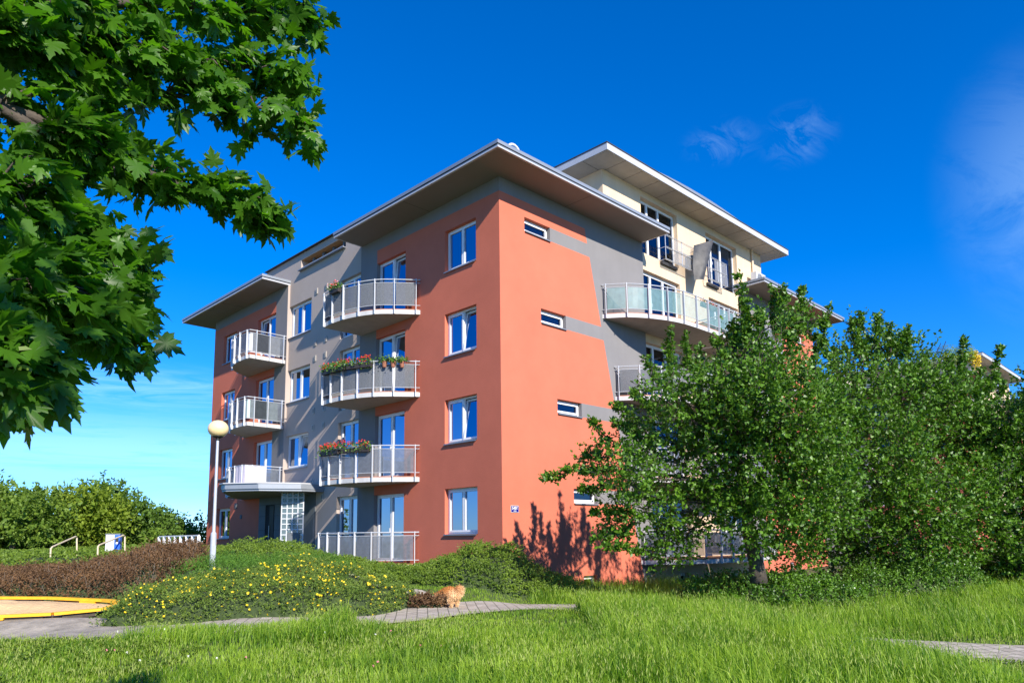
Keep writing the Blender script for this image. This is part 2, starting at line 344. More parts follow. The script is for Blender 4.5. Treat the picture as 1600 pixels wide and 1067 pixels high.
# ------------------------------------------------------------------ the apartment building
FL = [0.90+2.855*k for k in range(5)]      # floor levels
SLAB = [0.675+2.855*k for k in range(4)]   # underside of the balcony slabs
SOF = 12.765
class Frame:        # a facade: a runs along it, n points out of it
    def __init__(s, axis, plane): s.ax = axis; s.p = plane
    def pt(s, a, n, z): return (s.p-n, a, z) if s.ax == 'L' else (a, s.p-n, z)
LF0, LF1 = Frame('L', 0.0), Frame('L', 0.1)
RF0, RF1 = Frame('R', 0.0), Frame('R', 0.1)
def fbox(mb, F, a0, a1, n0, n1, z0, z1, m): mb.box(F.pt(a0, n0, z0), F.pt(a1, n1, z1), m)
def facade(mb, F, A, Z, holes, mf, depth=.2):
    ev = lambda a, z: a(z) if callable(a) else a
    for i in range(len(A)-1):
        for j in range(len(Z)-1):
            z0, z1 = Z[j], Z[j+1]; zc = (z0+z1)/2; ac = (ev(A[i], zc)+ev(A[i+1], zc))/2
            if any(h[0] < ac < h[1] and h[2] < zc < h[3] for h in holes): continue
            mb.face([F.pt(ev(A[i], z0), 0, z0), F.pt(ev(A[i+1], z0), 0, z0), F.pt(ev(A[i+1], z1), 0, z1), F.pt(ev(A[i], z1), 0, z1)], mf(ac, zc, i))
    for h in holes:
        a0, a1, z0, z1 = h[:4]; d = h[4] if len(h) > 4 else depth; m0 = mf(a0-.02, (z0+z1)/2, -1); m1 = mf(a1+.02, (z0+z1)/2, -1)
        mb.face([F.pt(a0, 0, z0), F.pt(a0, -d, z0), F.pt(a0, -d, z1), F.pt(a0, 0, z1)], m0)
        mb.face([F.pt(a1, 0, z0), F.pt(a1, -d, z0), F.pt(a1, -d, z1), F.pt(a1, 0, z1)], m1)
        mt = mf((a0+a1)/2, z1+.02, -1); mb_ = mf((a0+a1)/2, z0-.02, -1)
        mb.face([F.pt(a0, 0, z1), F.pt(a1, 0, z1), F.pt(a1, -d, z1), F.pt(a0, -d, z1)], mt)
        mb.face([F.pt(a0, 0, z0), F.pt(a1, 0, z0), F.pt(a1, -d, z0), F.pt(a0, -d, z0)], mb_)
        # room behind
        e = .004
        for q in ([(a0-.1, -d-e), (a1+.1, -d-e)],): pass
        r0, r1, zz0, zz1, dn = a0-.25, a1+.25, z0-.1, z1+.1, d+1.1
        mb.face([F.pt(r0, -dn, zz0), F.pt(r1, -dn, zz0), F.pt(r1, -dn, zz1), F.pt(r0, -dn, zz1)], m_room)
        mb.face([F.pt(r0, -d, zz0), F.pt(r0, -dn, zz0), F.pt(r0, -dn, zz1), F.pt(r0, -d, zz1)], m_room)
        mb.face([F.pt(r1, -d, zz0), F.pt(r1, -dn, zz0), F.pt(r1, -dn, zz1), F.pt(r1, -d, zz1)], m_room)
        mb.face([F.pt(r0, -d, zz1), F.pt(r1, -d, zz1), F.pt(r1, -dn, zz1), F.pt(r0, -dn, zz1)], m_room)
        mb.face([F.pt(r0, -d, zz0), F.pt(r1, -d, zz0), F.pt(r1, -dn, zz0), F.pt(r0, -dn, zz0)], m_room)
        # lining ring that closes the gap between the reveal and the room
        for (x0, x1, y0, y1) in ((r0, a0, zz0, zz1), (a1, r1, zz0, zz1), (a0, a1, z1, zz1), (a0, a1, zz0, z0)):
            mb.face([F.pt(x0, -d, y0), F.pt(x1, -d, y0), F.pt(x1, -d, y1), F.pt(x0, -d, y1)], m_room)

def window(B, F, h, sashes=2, tilt=None, sill=True, curt=None, door=False, blind=False, split=None):
    a0, a1, z0, z1 = h[:4]; d = h[4] if len(h) > 4 else .2; n = -d+.005
    mb = MB(); fw_ = .055
    fbox(mb, F, a0, a1, n-.02, n+.045, z1-fw_, z1, m_upvc); fbox(mb, F, a0, a1, n-.02, n+.045, z0, z0+fw_, m_upvc)
    fbox(mb, F, a0, a0+fw_, n-.02, n+.045, z0+fw_, z1-fw_, m_upvc); fbox(mb, F, a1-fw_, a1, n-.02, n+.045, z0+fw_, z1-fw_, m_upvc)
    cuts = split or [i/sashes for i in range(sashes+1)]; i0, i1 = a0+fw_, a1-fw_
    pane_rects = []
    for i in range(len(cuts)-1):
        s0 = i0+(i1-i0)*cuts[i]; s1 = i0+(i1-i0)*cuts[i+1]; g = .004; s0 += g; s1 -= g
        zb, zt = z0+fw_+g, z1-fw_-g; sw = .062
        if tilt == i:
            hh = zt-zb; lean = .16
            def tp(a, nn, z): q = (z-zb)/hh; return F.pt(a, n+.055+nn-lean*q-.02, zb+(z-zb)*.995)
            def tb(x0, x1, y0, y1):
                i_ = len(mb.v); mb.v += [tp(x0, 0, y0), tp(x1, 0, y0), tp(x1, .06, y0), tp(x0, .06, y0), tp(x0, 0, y1), tp(x1, 0, y1), tp(x1, .06, y1), tp(x0, .06, y1)]
                for f in ((0,3,2,1),(4,5,6,7),(0,1,5,4),(1,2,6,5),(2,3,7,6),(3,0,4,7)): mb.f.append(tuple(i_+k for k in f)); mb.m.append(mb.mi(m_upvc))
            tb(s0, s1, zt-sw, zt); tb(s0, s1, zb, zb+sw); tb(s0, s0+sw, zb+sw, zt-sw); tb(s1-sw, s1, zb+sw, zt-sw)
            pane_rects.append([tp(s0+sw, .03, zb+sw), tp(s1-sw, .03, zb+sw), tp(s1-sw, .03, zt-sw), tp(s0+sw, .03, zt-sw)])
        else:
            fbox(mb, F, s0, s1, n+.0, n+.068, zt-sw, zt, m_upvc); fbox(mb, F, s0, s1, n+.0, n+.068, zb, zb+sw, m_upvc)
            fbox(mb, F, s0, s0+sw, n+.0, n+.068, zb+sw, zt-sw, m_upvc); fbox(mb, F, s1-sw, s1, n+.0, n+.068, zb+sw, zt-sw, m_upvc)
            pane_rects.append([F.pt(s0+sw, n+.03, zb+sw), F.pt(s1-sw, n+.03, zb+sw), F.pt(s1-sw, n+.03, zt-sw), F.pt(s0+sw, n+.03, zt-sw)])
        # dark rubber seal line round the glass
        for q in (0, 1):
            xx = (s0+sw-.004 if q == 0 else s1-sw-.008)
            if tilt != i: fbox(mb, F, xx, xx+.012, n+.069, n+.0705, zb+sw, zt-sw, m_black)
    for i in range(1, len(cuts)-1):
        c = i0+(i1-i0)*cuts[i]; fbox(mb, F, c-.03, c+.03, n-.02, n+.044, z0+fw_, z1-fw_, m_upvc)
    if door:
        c = i0+(i1-i0)*cuts[1]; fbox(mb, F, c+.05, c+.075, n+.072, n+.11, z0+1.0, z0+1.14, m_rail)
    o = mb.build('balcony_door' if door else 'window', B)
    p = MB()
    for r in pane_rects: p.face(r, m_glass)
    p.build('pane', o)
    if sill:
        s = MB(); s.face([F.pt(a0-.0, -d+.02, z0+.012), F.pt(a1, -d+.02, z0+.012), F.pt(a1, .05, z0-.008), F.pt(a0, .05, z0-.008)], m_sill)
        fbox(s, F, a0-.0, a1+.0, .048, .055, z0-.045, z0-.007, m_sill); s.build('sill', o)
    if curt:
        c = MB(); nn = n-.12
        for (f0, f1) in curt:
            k = 10; x0 = a0+(a1-a0)*f0; x1 = a0+(a1-a0)*f1
            for j in range(k):
                xa = x0+(x1-x0)*j/k; xb = x0+(x1-x0)*(j+1)/k; na = nn-.03*(j % 2); nb = nn-.03*((j+1) % 2)
                c.face([F.pt(xa, na, z0), F.pt(xb, nb, z0), F.pt(xb, nb, z1), F.pt(xa, na, z1)], m_curt)
        c.build('curtain', o)
    if blind:
        c = MB(); q = z1
        while q > z0+(z1-z0)*(1-blind):
            c.face([F.pt(a0+.05, n-.06, q-.035), F.pt(a1-.05, n-.06, q-.035), F.pt(a1-.05, n-.035, q-.012), F.pt(a0+.05, n-.035, q-.012)], m_blind); q -= .05
        c.build('blind', o)
    return o

def catmull(pts, n):
    p = [pts[0]]+list(pts)+[pts[-1]]; out = []
    for i in range(1, len(p)-2):
        for k in range(n):
            f = k/n; a, b, c, d = [np.array(p[i+j], float) for j in (-1, 0, 1, 2)]
            out.append(.5*((2*b)+(-a+c)*f+(2*a-5*b+4*c-d)*f*f+(-a+3*b-3*c+d)*f**3))
    out.append(np.array(pts[-1], float)); return np.array(out)
def balcony(B, outline, wallpts, zb, post_t, side, panel=m_perf, cloth=None, extra=None, h=1.2, gf=False, skip=()):
    """outline: plan curve from the wall end out and along; side: straight run back to the wall; post_t arc lengths"""
    curve = catmull(outline, 8); poly = [tuple(p) for p in curve]+[tuple(p) for p in wallpts]
    mb = MB(); mb.prism(poly, zb, zb+.15, m_tile, m_edge, m_conc)
    ctr = np.mean(np.array(poly), 0)
    ins = [tuple(np.array(p)+(ctr-np.array(p))/np.linalg.norm(ctr-np.array(p))*.045) for p in poly]
    mb.prism(ins, zb+.151, zb+.185, m_tile)
    bo = mb.build('balcony', B)
    if side is not None: full = np.vstack([curve, np.array(side)[None]])
    else: full = curve
    seg = np.linalg.norm(np.diff(full, axis=0), axis=1); cum = np.concatenate([[0], np.cumsum(seg)]); tot = cum[-1]
    def at_(s): s = np.clip(s, 0, tot); return np.array([np.interp(s, cum, full[:, 0]), np.interp(s, cum, full[:, 1])])
    def nr_(s):
        a = at_(s-.05); b = at_(s+.05); t = (b-a)/(np.linalg.norm(b-a)+1e-9); n = np.array([t[1], -t[0]]); m_ = at_(s)
        return n if n@(m_-ctr) > 0 else -n
    rl = MB(); zt = zb+h; post = list(post_t)
    for s in post:
        p = at_(s); n = nr_(s); q = p+n*.045
        rl.bar((q[0], q[1], zb-.01), (q[0], q[1], zt+.03), .085, .022, m_post, side=(n[0], n[1], 0))
        for zz in (zb+.05, zb+.12): rl.bar((p[0]-n[0]*.01, p[1]-n[1]*.01, zz), (q[0], q[1], zz), .03, .03, m_rail)
    ks = max(8, int(tot/.12))
    off = lambda s, o: at_(s)+nr_(s)*o
    def railat(z, o, r, a=0, b=None):
        b = tot if b is None else b; ss_ = np.linspace(a, b, ks); rl.tube([(*off(s, o), z) for s in ss_], r, m_rail, n=6)
    railat(zt, .045, .021); railat(zb+.30, .03, .012); railat(zt-.11, .03, .012)
    rl.build('railing', bo)
    post = [0.03]+post+[tot-.03]
    for i in range(len(post)-1):
        a, b = post[i]+.045, post[i+1]-.045
        if b-a < .12 or i in skip: continue
        pm = MB(); k = 4; mm = panel
        for j in range(k):
            s0 = a+(b-a)*j/k; s1 = a+(b-a)*(j+1)/k; p0 = off(s0, .03); p1 = off(s1, .03); n0 = nr_(s0)*.003
            pm.face([(*p0, zb+.31), (*p1, zb+.31), (*p1, zt-.12), (*p0, zt-.12)], mm)
        pm.build('railing_panel', bo)
    if cloth:
        for (a, b, m, z0, z1, o) in cloth:
            c = MB(); k = max(4, int((b-a)/.06)); ph = random.random()*6
            for j in range(k):
                s0 = a+(b-a)*j/k; s1 = a+(b-a)*(j+1)/k; w0 = .012*math.sin(j*1.3+ph); w1 = .012*math.sin((j+1)*1.3+ph)
                p0 = off(s0, o+w0); p1 = off(s1, o+w1); c.face([(*p0, zb+z0), (*p1, zb+z0), (*p1, zb+z1), (*p0, zb+z1)], m)
            c.build('privacy_cloth', bo)
    return bo, at_, nr_, tot

RB = [(0.0, 3.92), (-.62, 4.40), (-1.10, 4.86), (-1.42, 5.48), (-1.60, 6.15), (-1.66, 6.95), (-1.60, 7.52)]
LBm = [(x, 20.93-y) for x, y in RB]
def win_holes_corner(k): return (1.07, 2.61, 1.79+2.855*k, 3.21+2.855*k)
def build_building():
    B = thing('apartment_building', 'terracotta, grey and cream apartment block with flat overhanging roofs, standing nearest', 'apartment block', (0, 0, 0))
    # ---- left facade, near wing (a = y)
    mb = MB(); H = []
    H += [win_holes_corner(k) for k in range(4)]; doors = [(4.77, 6.53, FL[k]+.0, 3.21+2.855*k) for k in range(4)]; H += doors
    A = [0, 1.07, 2.61, 4.77, 6.53, 7.60]
    Z = sorted({-.9, 12.29, SOF, *[h[2] for h in H], *[h[3] for h in H]})
    mf = lambda a, z, i: m_grey if (a > 6.53 or z > 12.29) else m_red
    facade(mb, LF0, A, Z, H, mf)
    mb.face([(0, 7.6, -.9), (.1, 7.6, -.9), (.1, 7.6, SOF), (0, 7.6, SOF)], m_grey)
    mb.build('wall', B)
    for k in range(4):
        window(B, LF0, H[k], tilt=0 if k in (2, 1) else None, curt=[(.75, .9)] if k < 3 else [(.72, .86)])
        window(B, LF0, doors[k], door=True, sill=False, tilt=0 if k in (2, 3) else None)
    # ---- left facade, far wing, mirrored
    mb = MB(); H = [(18.36, 19.83, 1.79+2.855*k, 3.21+2.855*k) for k in range(4)]; D = [(14.38, 16.13, FL[k], 3.21+2.855*k) for k in range(1, 4)]
    A = [13.33, 14.38, 16.13, 18.36, 19.83, 20.93]; Z = sorted({-.2, 3.5, 12.29, SOF, *[h[2] for h in H+D], *[h[3] for h in H+D]})
    facade(mb, LF0, A, Z, H+D, lambda a, z, i: m_grey if (a < 14.38 or z > 12.29) else m_red)
    mb.face([(0, 13.33, -.2), (.1, 13.33, -.2), (.1, 13.33, SOF), (0, 13.33, SOF)], m_greige); mb.build('wall', B)
    for k, h in enumerate(H): window(B, LF0, h, blind=.7 if k == 1 else False)
    for k, h in enumerate(D): window(B, LF0, h, door=True, sill=False, blind=(.6 if k == 0 else False), tilt=1 if k == 2 else None)
    # ---- left facade, recessed cream bay
    mb = MB(); W = [(11.45, 13.33, 4.64+2.855*(k-1), 6.06+2.855*(k-1)) for k in (1, 2, 3)]
    D = [(7.62, 9.17, FL[k], 3.28+2.855*k) for k in range(4)]; Lg = (8.87, 12.43, 13.18, 13.66, .45)
    A = [7.6, 7.62, 8.87, 9.17, 11.45, 12.43, 13.33]; Z = sorted({-.5, 12.9, 13.95, *[h[2] for h in W+D+[Lg]], *[h[3] for h in W+D+[Lg]]})
    facade(mb, LF1, A, Z, W+D+[Lg], lambda a, z, i: m_greige)
    mb.face([(.1, 13.33, 12.7), (.1, 15.6, 12.7), (.1, 15.6, 13.95), (.1, 13.33, 13.95)], m_greige)
    mb.face([(.1, 15.6, 12.8), (3, 15.6, 12.8), (3, 15.6, 13.95), (.1, 15.6, 13.95)], m_greige)
    mb.face([(.1, 7.6, 12.8), (3, 7.6, 12.8), (3, 7.6, 13.95), (.1, 7.6, 13.95)], m_greige)
    mb.build('wall', B)
    for k, h in enumerate(W): window(B, LF1, h, tilt=0 if k == 0 else None, curt=[(.82, .93)] if k == 2 else ([(.6, .93)] if k == 1 else None), blind=.5 if k == 0 else False)
    for h in D: window(B, LF1, h, door=True, sill=False, blind=(.8 if h is D[0] else False))
    cp = MB(); cp.box((-.02, 7.6, 13.95), (.42, 15.62, 13.985), m_joint); cp.build('parapet_cap', B)
    lg = MB()       # loggia: ledge, posts and timber ceiling behind the opening
    lg.box((-.05, 8.85, 13.14), (.34, 12.46, 13.178), m_sill); lg.box((.12, 8.88, 13.645), (.5, 12.42, 13.659), mat('loggia_board', (.30, .19, .10), .8, var=.15))
    for y in (9.3, 10.1, 10.9, 11.7): lg.box((.3, y, 13.18), (.42, y+.12, 13.64), m_slate)
    lg.tube([(.0, 8.9, 13.22), (.0, 12.4, 13.22)], .012, m_rail, n=6)
    lg.build('loggia', B)
    # ---- entrance: slate cladding, door opening, canopy, glass-block screen
    mb = MB(); A = [10.70, 13.33]; mb.box((.07, 10.72, .2), (.099, 13.33, 3.52), m_slate); mb.box((-.03, 14.72, .2), (-.002, 15.34, 3.52), m_slate); mb.box((-.03, 13.33, .2), (-.002, 13.9, 3.52), m_slate)
    mb.box((-.03, 13.9, 3.18), (-.002, 14.72, 3.52), m_slate)
    for z in (.9, 1.5, 2.1, 2.7, 3.18): mb.box((-.032, 13.33, z), (-.030, 15.34, z+.012), m_joint)
    mb.build('entrance_cladding', B)
    mb = MB(); mb.box((-.012, 13.9, .5), (-.006, 14.72, 3.18), m_dark); mb.box((-.05, 13.92, .55), (-.013, 14.30, 3.14), m_black); mb.tube([(-.09, 14.24, 1.7), (-.09, 14.24, 2.3)], .015, m_rail)
    mb.build('entrance_door', B)
    can = [(0.0, 16.95), (-1.92, 14.28), (-3.0, 12.35), (-3.05, 11.9), (-2.24, 10.82), (-.86, 10.12), (.099, 10.12)]
    mb = MB(); mb.prism([(x, y) for x, y in can], 3.52, 3.60, m_conc, m_fascia, m_soffit)
    ou = [(x-.05 if x < -.5 else x, y+(.05 if i == 0 else -.03)) for i, (x, y) in enumerate(can)]
    mb.prism([(x*1.0, y) for x, y in ou], 3.60, 3.80, m_fascia, m_fascia)
    mb.prism([(x*1.02-.02 if x < 0 else x, y) for x, y in ou], 3.80, 3.84, m_fascia_l, m_fascia_l)
    mb.build('entrance_canopy', B)
    mb = MB(); a = np.array((-1.09, 11.21)); b = np.array((-.42, 10.74)); ln = np.linalg.norm(b-a); t = (b-a)/ln; nn = np.array((t[1], -t[0]))
    m_gb = mat('glass_block', (.16, .22, .25), .08, spec=.8, alpha=.55)
    nx, nz = 4, 13; z0, z1 = .85, 3.52
    for i in range(nx+1):
        p = a+t*ln*i/nx; mb.obox((p[0], p[1], (z0+z1)/2), (t[0]*.022, t[1]*.022, 0), (nn[0]*.04, nn[1]*.04, 0), (0, 0, (z1-z0)/2), m_post)
    for j in range(nz+1):
        z = z0+(z1-z0)*j/nz; c = (a+b)/2; mb.obox((c[0], c[1], z), (t[0]*ln/2, t[1]*ln/2, 0), (nn[0]*.036, nn[1]*.036, 0), (0, 0, .02), m_post)
    c = (a+b)/2; mb.obox((c[0], c[1], (z0+z1)/2), (t[0]*ln/2, t[1]*ln/2, 0), (nn[0]*.02, nn[1]*.02, 0), (0, 0, (z1-z0)/2), m_gb)
    c = a+t*ln*.6; mb.obox((c[0]-.05, c[1]-.04, 1.75), (t[0]*ln*.28, t[1]*ln*.28, 0), (nn[0]*.03, nn[1]*.03, 0), (0, 0, .2), m_slate)
    mb.build('glass_block_screen', B)
    # ---- vents on the cream bay
    for (y, z) in ((11.04, 11.91), (10.25, 11.91), (11.05, 9.7), (10.23, 9.71), (11.05, 9.05), (10.24, 9.06), (11.06, 6.87), (10.25, 6.87), (11.07, 6.18), (10.26, 6.19), (11.06, 3.97), (10.23, 3.33)):
        v = MB(); v.box((.07, y-.09, z-.12), (.098, y+.09, z+.12), m_vent); v.box((.062, y-.045, z-.075), (.07, y+.045, z+.075), m_slate)
        for q in range(4): v.box((.056, y-.045, z-.065+q*.035), (.062, y+.045, z-.05+q*.035), m_vent)
        v.build('vent', B)
    for (y, z, s) in ((17.70, 3.28, .12), (17.14, 2.75, .09)):
        v = MB(); v.box((-.03, y-s, z-s), (-.002, y+s, z+s), m_slate); v.box((-.036, y-s*.6, z-s*.6), (-.03, y+s*.6, z+s*.6), m_soffit); v.build('vent', B)
    # ---- right facade, near wing (a = x)
    for mir in (0, 1):
        tx = (lambda x: x) if not mir else (lambda x: 22.86-x)
        hs_ = []
        mb = MB(); sm = [(1.11+.705*i, 2.32+.705*i, 2.755+2.855*(3-i)-.01, 3.22+2.855*(3-i)-.01) for i in range(4)]
        base = (3.62, 4.30, -.35, .42)
        allh = sm+[base]
        pe = lambda z: 4.14+(12.27-z)*.232   # slanted edge of the red paint
        Zb = sorted({-.9, 12.29, SOF, *[h[2] for h in allh], *[h[3] for h in allh]})
        for j in range(len(Zb)-1):           # row by row: each row has its own breakpoints
            z0, z1 = Zb[j], Zb[j+1]; zc = (z0+z1)/2; row = [h for h in allh if h[2] < zc < h[3]]
            A = [0.0]
            for h in row: A += [h[0], h[1]]
            band = any(h in sm for h in row)
            if z0 < 12.2: A += [pe, 7.60]
            else: A += [7.60]
            def mfx(a, z, i, row=row, band=band):
                if z > 12.29: return m_grey
                if a > pe(z): return m_grey
                if band and a > row[-1][1]-.05: return m_grey
                return m_red
            if mir:
                A2 = [(lambda z, q=q: 22.86-(q(z) if callable(q) else q)) for q in A][::-1]
                facade(mb, RF0, A2, [z0, z1], [(22.86-h[1], 22.86-h[0], h[2], h[3]) for h in row], lambda a, z, i: mfx(22.86-a, z, i))
            else: facade(mb, RF0, A, [z0, z1], row, mfx)
        xe = tx(7.6); mb.face([(xe, 0, -.9), (xe, .1, -.9), (xe, .1, SOF), (xe, 0, SOF)], m_grey)
        mb.build('wall', B)
        for i, h in enumerate(allh):
            h2 = h if not mir else (22.86-h[1], 22.86-h[0], h[2], h[3])
            window(B, RF0, h2, sashes=1, blind=.9 if (i in (0, 3)) else (.45 if i == 1 else False))
    # ---- right facade, cream bay and top storey
    mb = MB(); D = []
    for k in range(4):
        D += [(7.62, 10.30, FL[k], 3.22+2.855*k), (12.56, 15.13, FL[k], 3.22+2.855*k)]
    U = [(7.74, 10.30, 12.46, 14.73), (12.55, 15.24, 12.46, 14.70)]; bas = (9.47, 10.0, -.18, .28)
    A = [7.6, 7.62, 7.74, 9.47, 10.0, 10.30, 12.55, 12.56, 15.13, 15.15]; ho = D+[bas]
    Z = sorted({-.9, 12.3, *[h[2] for h in ho], *[h[3] for h in ho]})
    facade(mb, RF1, A, Z, ho, lambda a, z, i: m_cream, depth=.22)
    facade(mb, RF1, [5.38, 7.74, 10.30, 12.55, 15.24, 17.62], [12.3, 12.46, 14.70, 14.73, 15.01], U, lambda a, z, i: m_cream, depth=.25)
    mb.face([(5.38, .1, 12.3), (5.38, 12, 12.3), (5.38, 12, 15.01), (5.38, .1, 15.01)], m_cream); mb.face([(17.62, .1, 12.3), (17.62, 12, 12.3), (17.62, 12, 15.01), (17.62, .1, 15.01)], m_cream)
    mb.face([(5.38, 12, 12.3), (17.62, 12, 12.3), (17.62, 12, 15.01), (5.38, 12, 15.01)], m_cream)
    mb.build('wall', B)
    for i, h in enumerate(D): window(B, RF1, (*h, .22), sashes=3, split=[0, .28, .62, 1], door=True, sill=False, curt=[(.1, .3)] if i % 3 == 0 else None)
    for h in U: window(B, RF1, (*h, .25), sashes=3, split=[0, .24, .56, 1], door=True, sill=False, blind=.35 if h is U[1] else False)
    window(B, RF1, bas, sashes=1, sill=False)
    # ---- hidden sides and decks
    mb = MB(); mb.face([(22.86, 0, -.9), (22.86, 20.93, -.9), (22.86, 20.93, SOF), (22.86, 0, SOF)], m_red); mb.face([(0, 20.93, -.9), (22.86, 20.93, -.9), (22.86, 20.93, SOF), (0, 20.93, SOF)], m_red)
    mb.face([(.3, .3, 12.80), (22.7, .3, 12.80), (22.7, 20.8, 12.80), (.3, 20.8, 12.80)], m_conc); mb.build('wall', B)
    # ---- roofs
    def roof(x0, x1, y0, y1, joints=(), th=.21):
        mb = MB(); mb.box((x0, y0, SOF), (x1, y1, SOF+.05), m_soffit)
        e = .012
        mb.box((x0-e, y0-e, SOF-.006), (x1+e, y1+e, SOF+.036), m_fascia_l); mb.box((x0-e+.004, y0-e+.004, SOF+.037), (x1+e-.004, y1+e-.004, SOF+.075), m_fascia)
        mb.box((x0+.06, y0+.06, SOF-.012), (x1-.06, y1-.06, SOF+.02), m_soffit)
        mb.box((x0+.025, y0+.025, SOF+.076), (x1-.025, y1-.025, SOF+.105), m_joint)
        mb.box((x0-.03, y0-.03, SOF+.106), (x1+.03, y1+.03, SOF+th), m_fascia)
        for j in joints:
            if j[0] == 'x': mb.box((j[1], y0+.07, SOF-.015), (j[1]+.012, j[2], SOF-.0125), m_joint)
            else: mb.box((x0+.07, j[1], SOF-.015), (j[2], j[1]+.012, SOF-.0125), m_joint)
        mb.build('roof', B)
    roof(-1.21, 7.59, -1.21, 7.58, [('x', 3.1, -.01), ('y', 3.4, -.01)])
    roof(-1.21, 6.5, 13.33, 22.14, [('y', 17.6, -.01)])
    roof(15.12, 24.07, -1.21, 7.58, [('x', 19.6, -.01)])
    mb = MB(); x0, x1, y0, y1, z = 4.44, 18.57, -.85, 13, 15.01
    mb.box((x0, y0, z-.01), (x1, y1, z+.02), m_soffit_w); mb.box((x0-.015, y0-.015, z+.0), (x1+.015, y1+.015, z+.24), m_fascia_l)
    mb.box((x0-.03, y0-.03, z+.241), (x1+.03, y1+.03, z+.285), m_joint)
    for i in range(1, 13): xx = x0+(x1-x0)*i/13; mb.box((xx, y0+.02, z-.014), (xx+.012, .098, z-.0105), m_joint)
    for i in range(1, 5): yy = y0+i*1.1; mb.box((x0+.02, yy, z-.014), (5.378, yy+.012, z-.0105), m_joint)
    mb.prism([(x0+.5, y0+.5), (x1-.5, y0+.5), (x1-.5, y1-.5), (x0+.5, y1-.5)], z+.286, z+.34, m_fascia)
    # low curved sheet roof behind the eaves
    i0 = None
    for a in range(16):
        fa, fb = a/16, (a+1)/16; za = z+.29+.62*math.sin(math.pi*fa)**.7; zb_ = z+.29+.62*math.sin(math.pi*fb)**.7
        xa = x0+.4+(x1-x0-.8)*fa; xb = x0+.4+(x1-x0-.8)*fb
        mb.face([(xa, y0+.5, za), (xb, y0+.5, zb_), (xb, y1-.5, zb_), (xa, y1-.5, za)], m_fascia); mb.face([(xa, y0+.5, z+.28), (xb, y0+.5, z+.28), (xb, y0+.5, zb_), (xa, y0+.5, za)], m_fascia)
    mb.tube([(x0+.25, y0+.8, z+.34), (x0+.25, y1-.3, z+.34)], .07, m_rail, n=10); mb.build('roof', B)
    mb = MB(); mb.tube([(16.65, 0.03, 15.0), (16.65, .03, 12.95)], .05, mat('cream_pipe', (.62, .5, .36), .6), n=10); mb.build('downpipe', B)
    mb = MB(); pts = [(-.55+.26*(1-math.cos(t)), -.95, 12.97+.05+.26*math.sin(t)) for t in np.linspace(0, math.pi, 12)]; mb.tube([(-.55, -.95, 12.9)]+pts+[(-.03, -.95, 12.9)], .035, m_upvc, n=10); mb.build('vent_pipe', B)
    # ---- french balconies of the top storey
    for (a, b) in ((8.85, 11.22), (12.1, 13.62)):
        mb = MB()
        for z in (12.40, 12.90, 13.40):
            for n in (-.2, -.26): mb.tube([(a, n, z), (b, n, z)], .012, m_rail, n=6)
            for x in (a, b): mb.tube([(x, -.26, z), (x, .1, z)], .012, m_rail, n=6)
        for x in (a, (a+b)/2, b): mb.tube([(x, -.23, 12.38), (x, -.23, 13.42)], .014, m_rail, n=6)
        mb.box((a+.5, -.235, 12.45), (b-.05, -.228, 13.35), m_mesh)
        if a < 9: mb.box((a+.1, .0, 12.30), (a+1.2, .098, 12.42), m_joint)
        else: mb.box((a+.3, .0, 12.26), (a+1.2, .098, 12.38), m_joint)
        mb.build('french_balcony_rail', B)
    # ---- balconies
    cvl = catmull(RB, 8); full = np.vstack([cvl, [(-.0, 7.52)]]); sg = np.concatenate([[0], np.cumsum(np.linalg.norm(np.diff(full, axis=0), axis=1))])
    def arc(pt): return sg[np.argmin(np.linalg.norm(full-np.array(pt), axis=1))]
    posts = [arc(p) for p in ((-.14, 3.99), (-.73, 4.45), (-1.15, 4.9), (-1.45, 5.45), (-1.63, 6.1), (-1.7, 6.75), (-1.7, 7.35))]
    pan = {3: m_mat_p, 2: m_mat_p, 1: m_perf, 0: m_perf}
    for k in range(4):
        fn = balcony(B, RB, [(-.0, 7.52)], SLAB[k], posts+[sg[-1]-.75], (0, 7.52), panel=pan[k])
        BAL[('R', k)] = fn
    for k in range(1, 4):
        o2 = [(x, 20.93-y) for x, y in RB]
        cl = None
        if k == 1: cl = [(3.6, 5.1, m_sheetw, .30, 1.18, .05)]
        if k == 2: cl = [(3.9, 5.55, mat('pale_green_cloth', (.48, .60, .55), .9, var=.08), .32, 1.08, .012)]
        if k == 3: cl = [(3.9, 5.55, mat('pale_grey_cloth', (.60, .60, .63), .9, var=.08), .25, 1.08, .012)]
        fn = balcony(B, o2, [(0.0, 13.41)], SLAB[k], posts+[sg[-1]-.75, sg[-1]-1.35, sg[-1]-.12], (0, 13.41), panel=m_perf, cloth=cl)
        BAL[('L', k)] = fn
    for k in range(4):
        x0 = 5.0+.6*(3-k)
        for mir in (0, 1):
            f = lambda x: x if not mir else 22.73-x
            q = [(x0, 0.0), (x0+.5, -.66), (x0+1.1, -1.08), (x0+1.8, -1.38), (x0+2.5, -1.56), (x0+3.4, -1.63), (10.2, -1.65), (11.30, -1.65)]
            o2 = [(f(x), y) for x, y in q]; cv = np.vstack([catmull(o2, 8), [(f(11.30), .098)]]); g = np.concatenate([[0], np.cumsum(np.linalg.norm(np.diff(cv, axis=0), axis=1))])
            T = g[-1]-1.75; ps = [.14]+list(np.arange(.86, T-.2, .79))+[T-.02]
            pnl = m_glassgreen if (k == 3 and not mir) else (m_perf if k != 2 else m_mat_p)
            fn = balcony(B, o2, [(f(11.30), .098)], SLAB[k], ps, (f(11.30), .098), panel=pnl)
            BAL[('F', k, mir)] = fn
    return B
BAL = {}
BUILD = build_building()

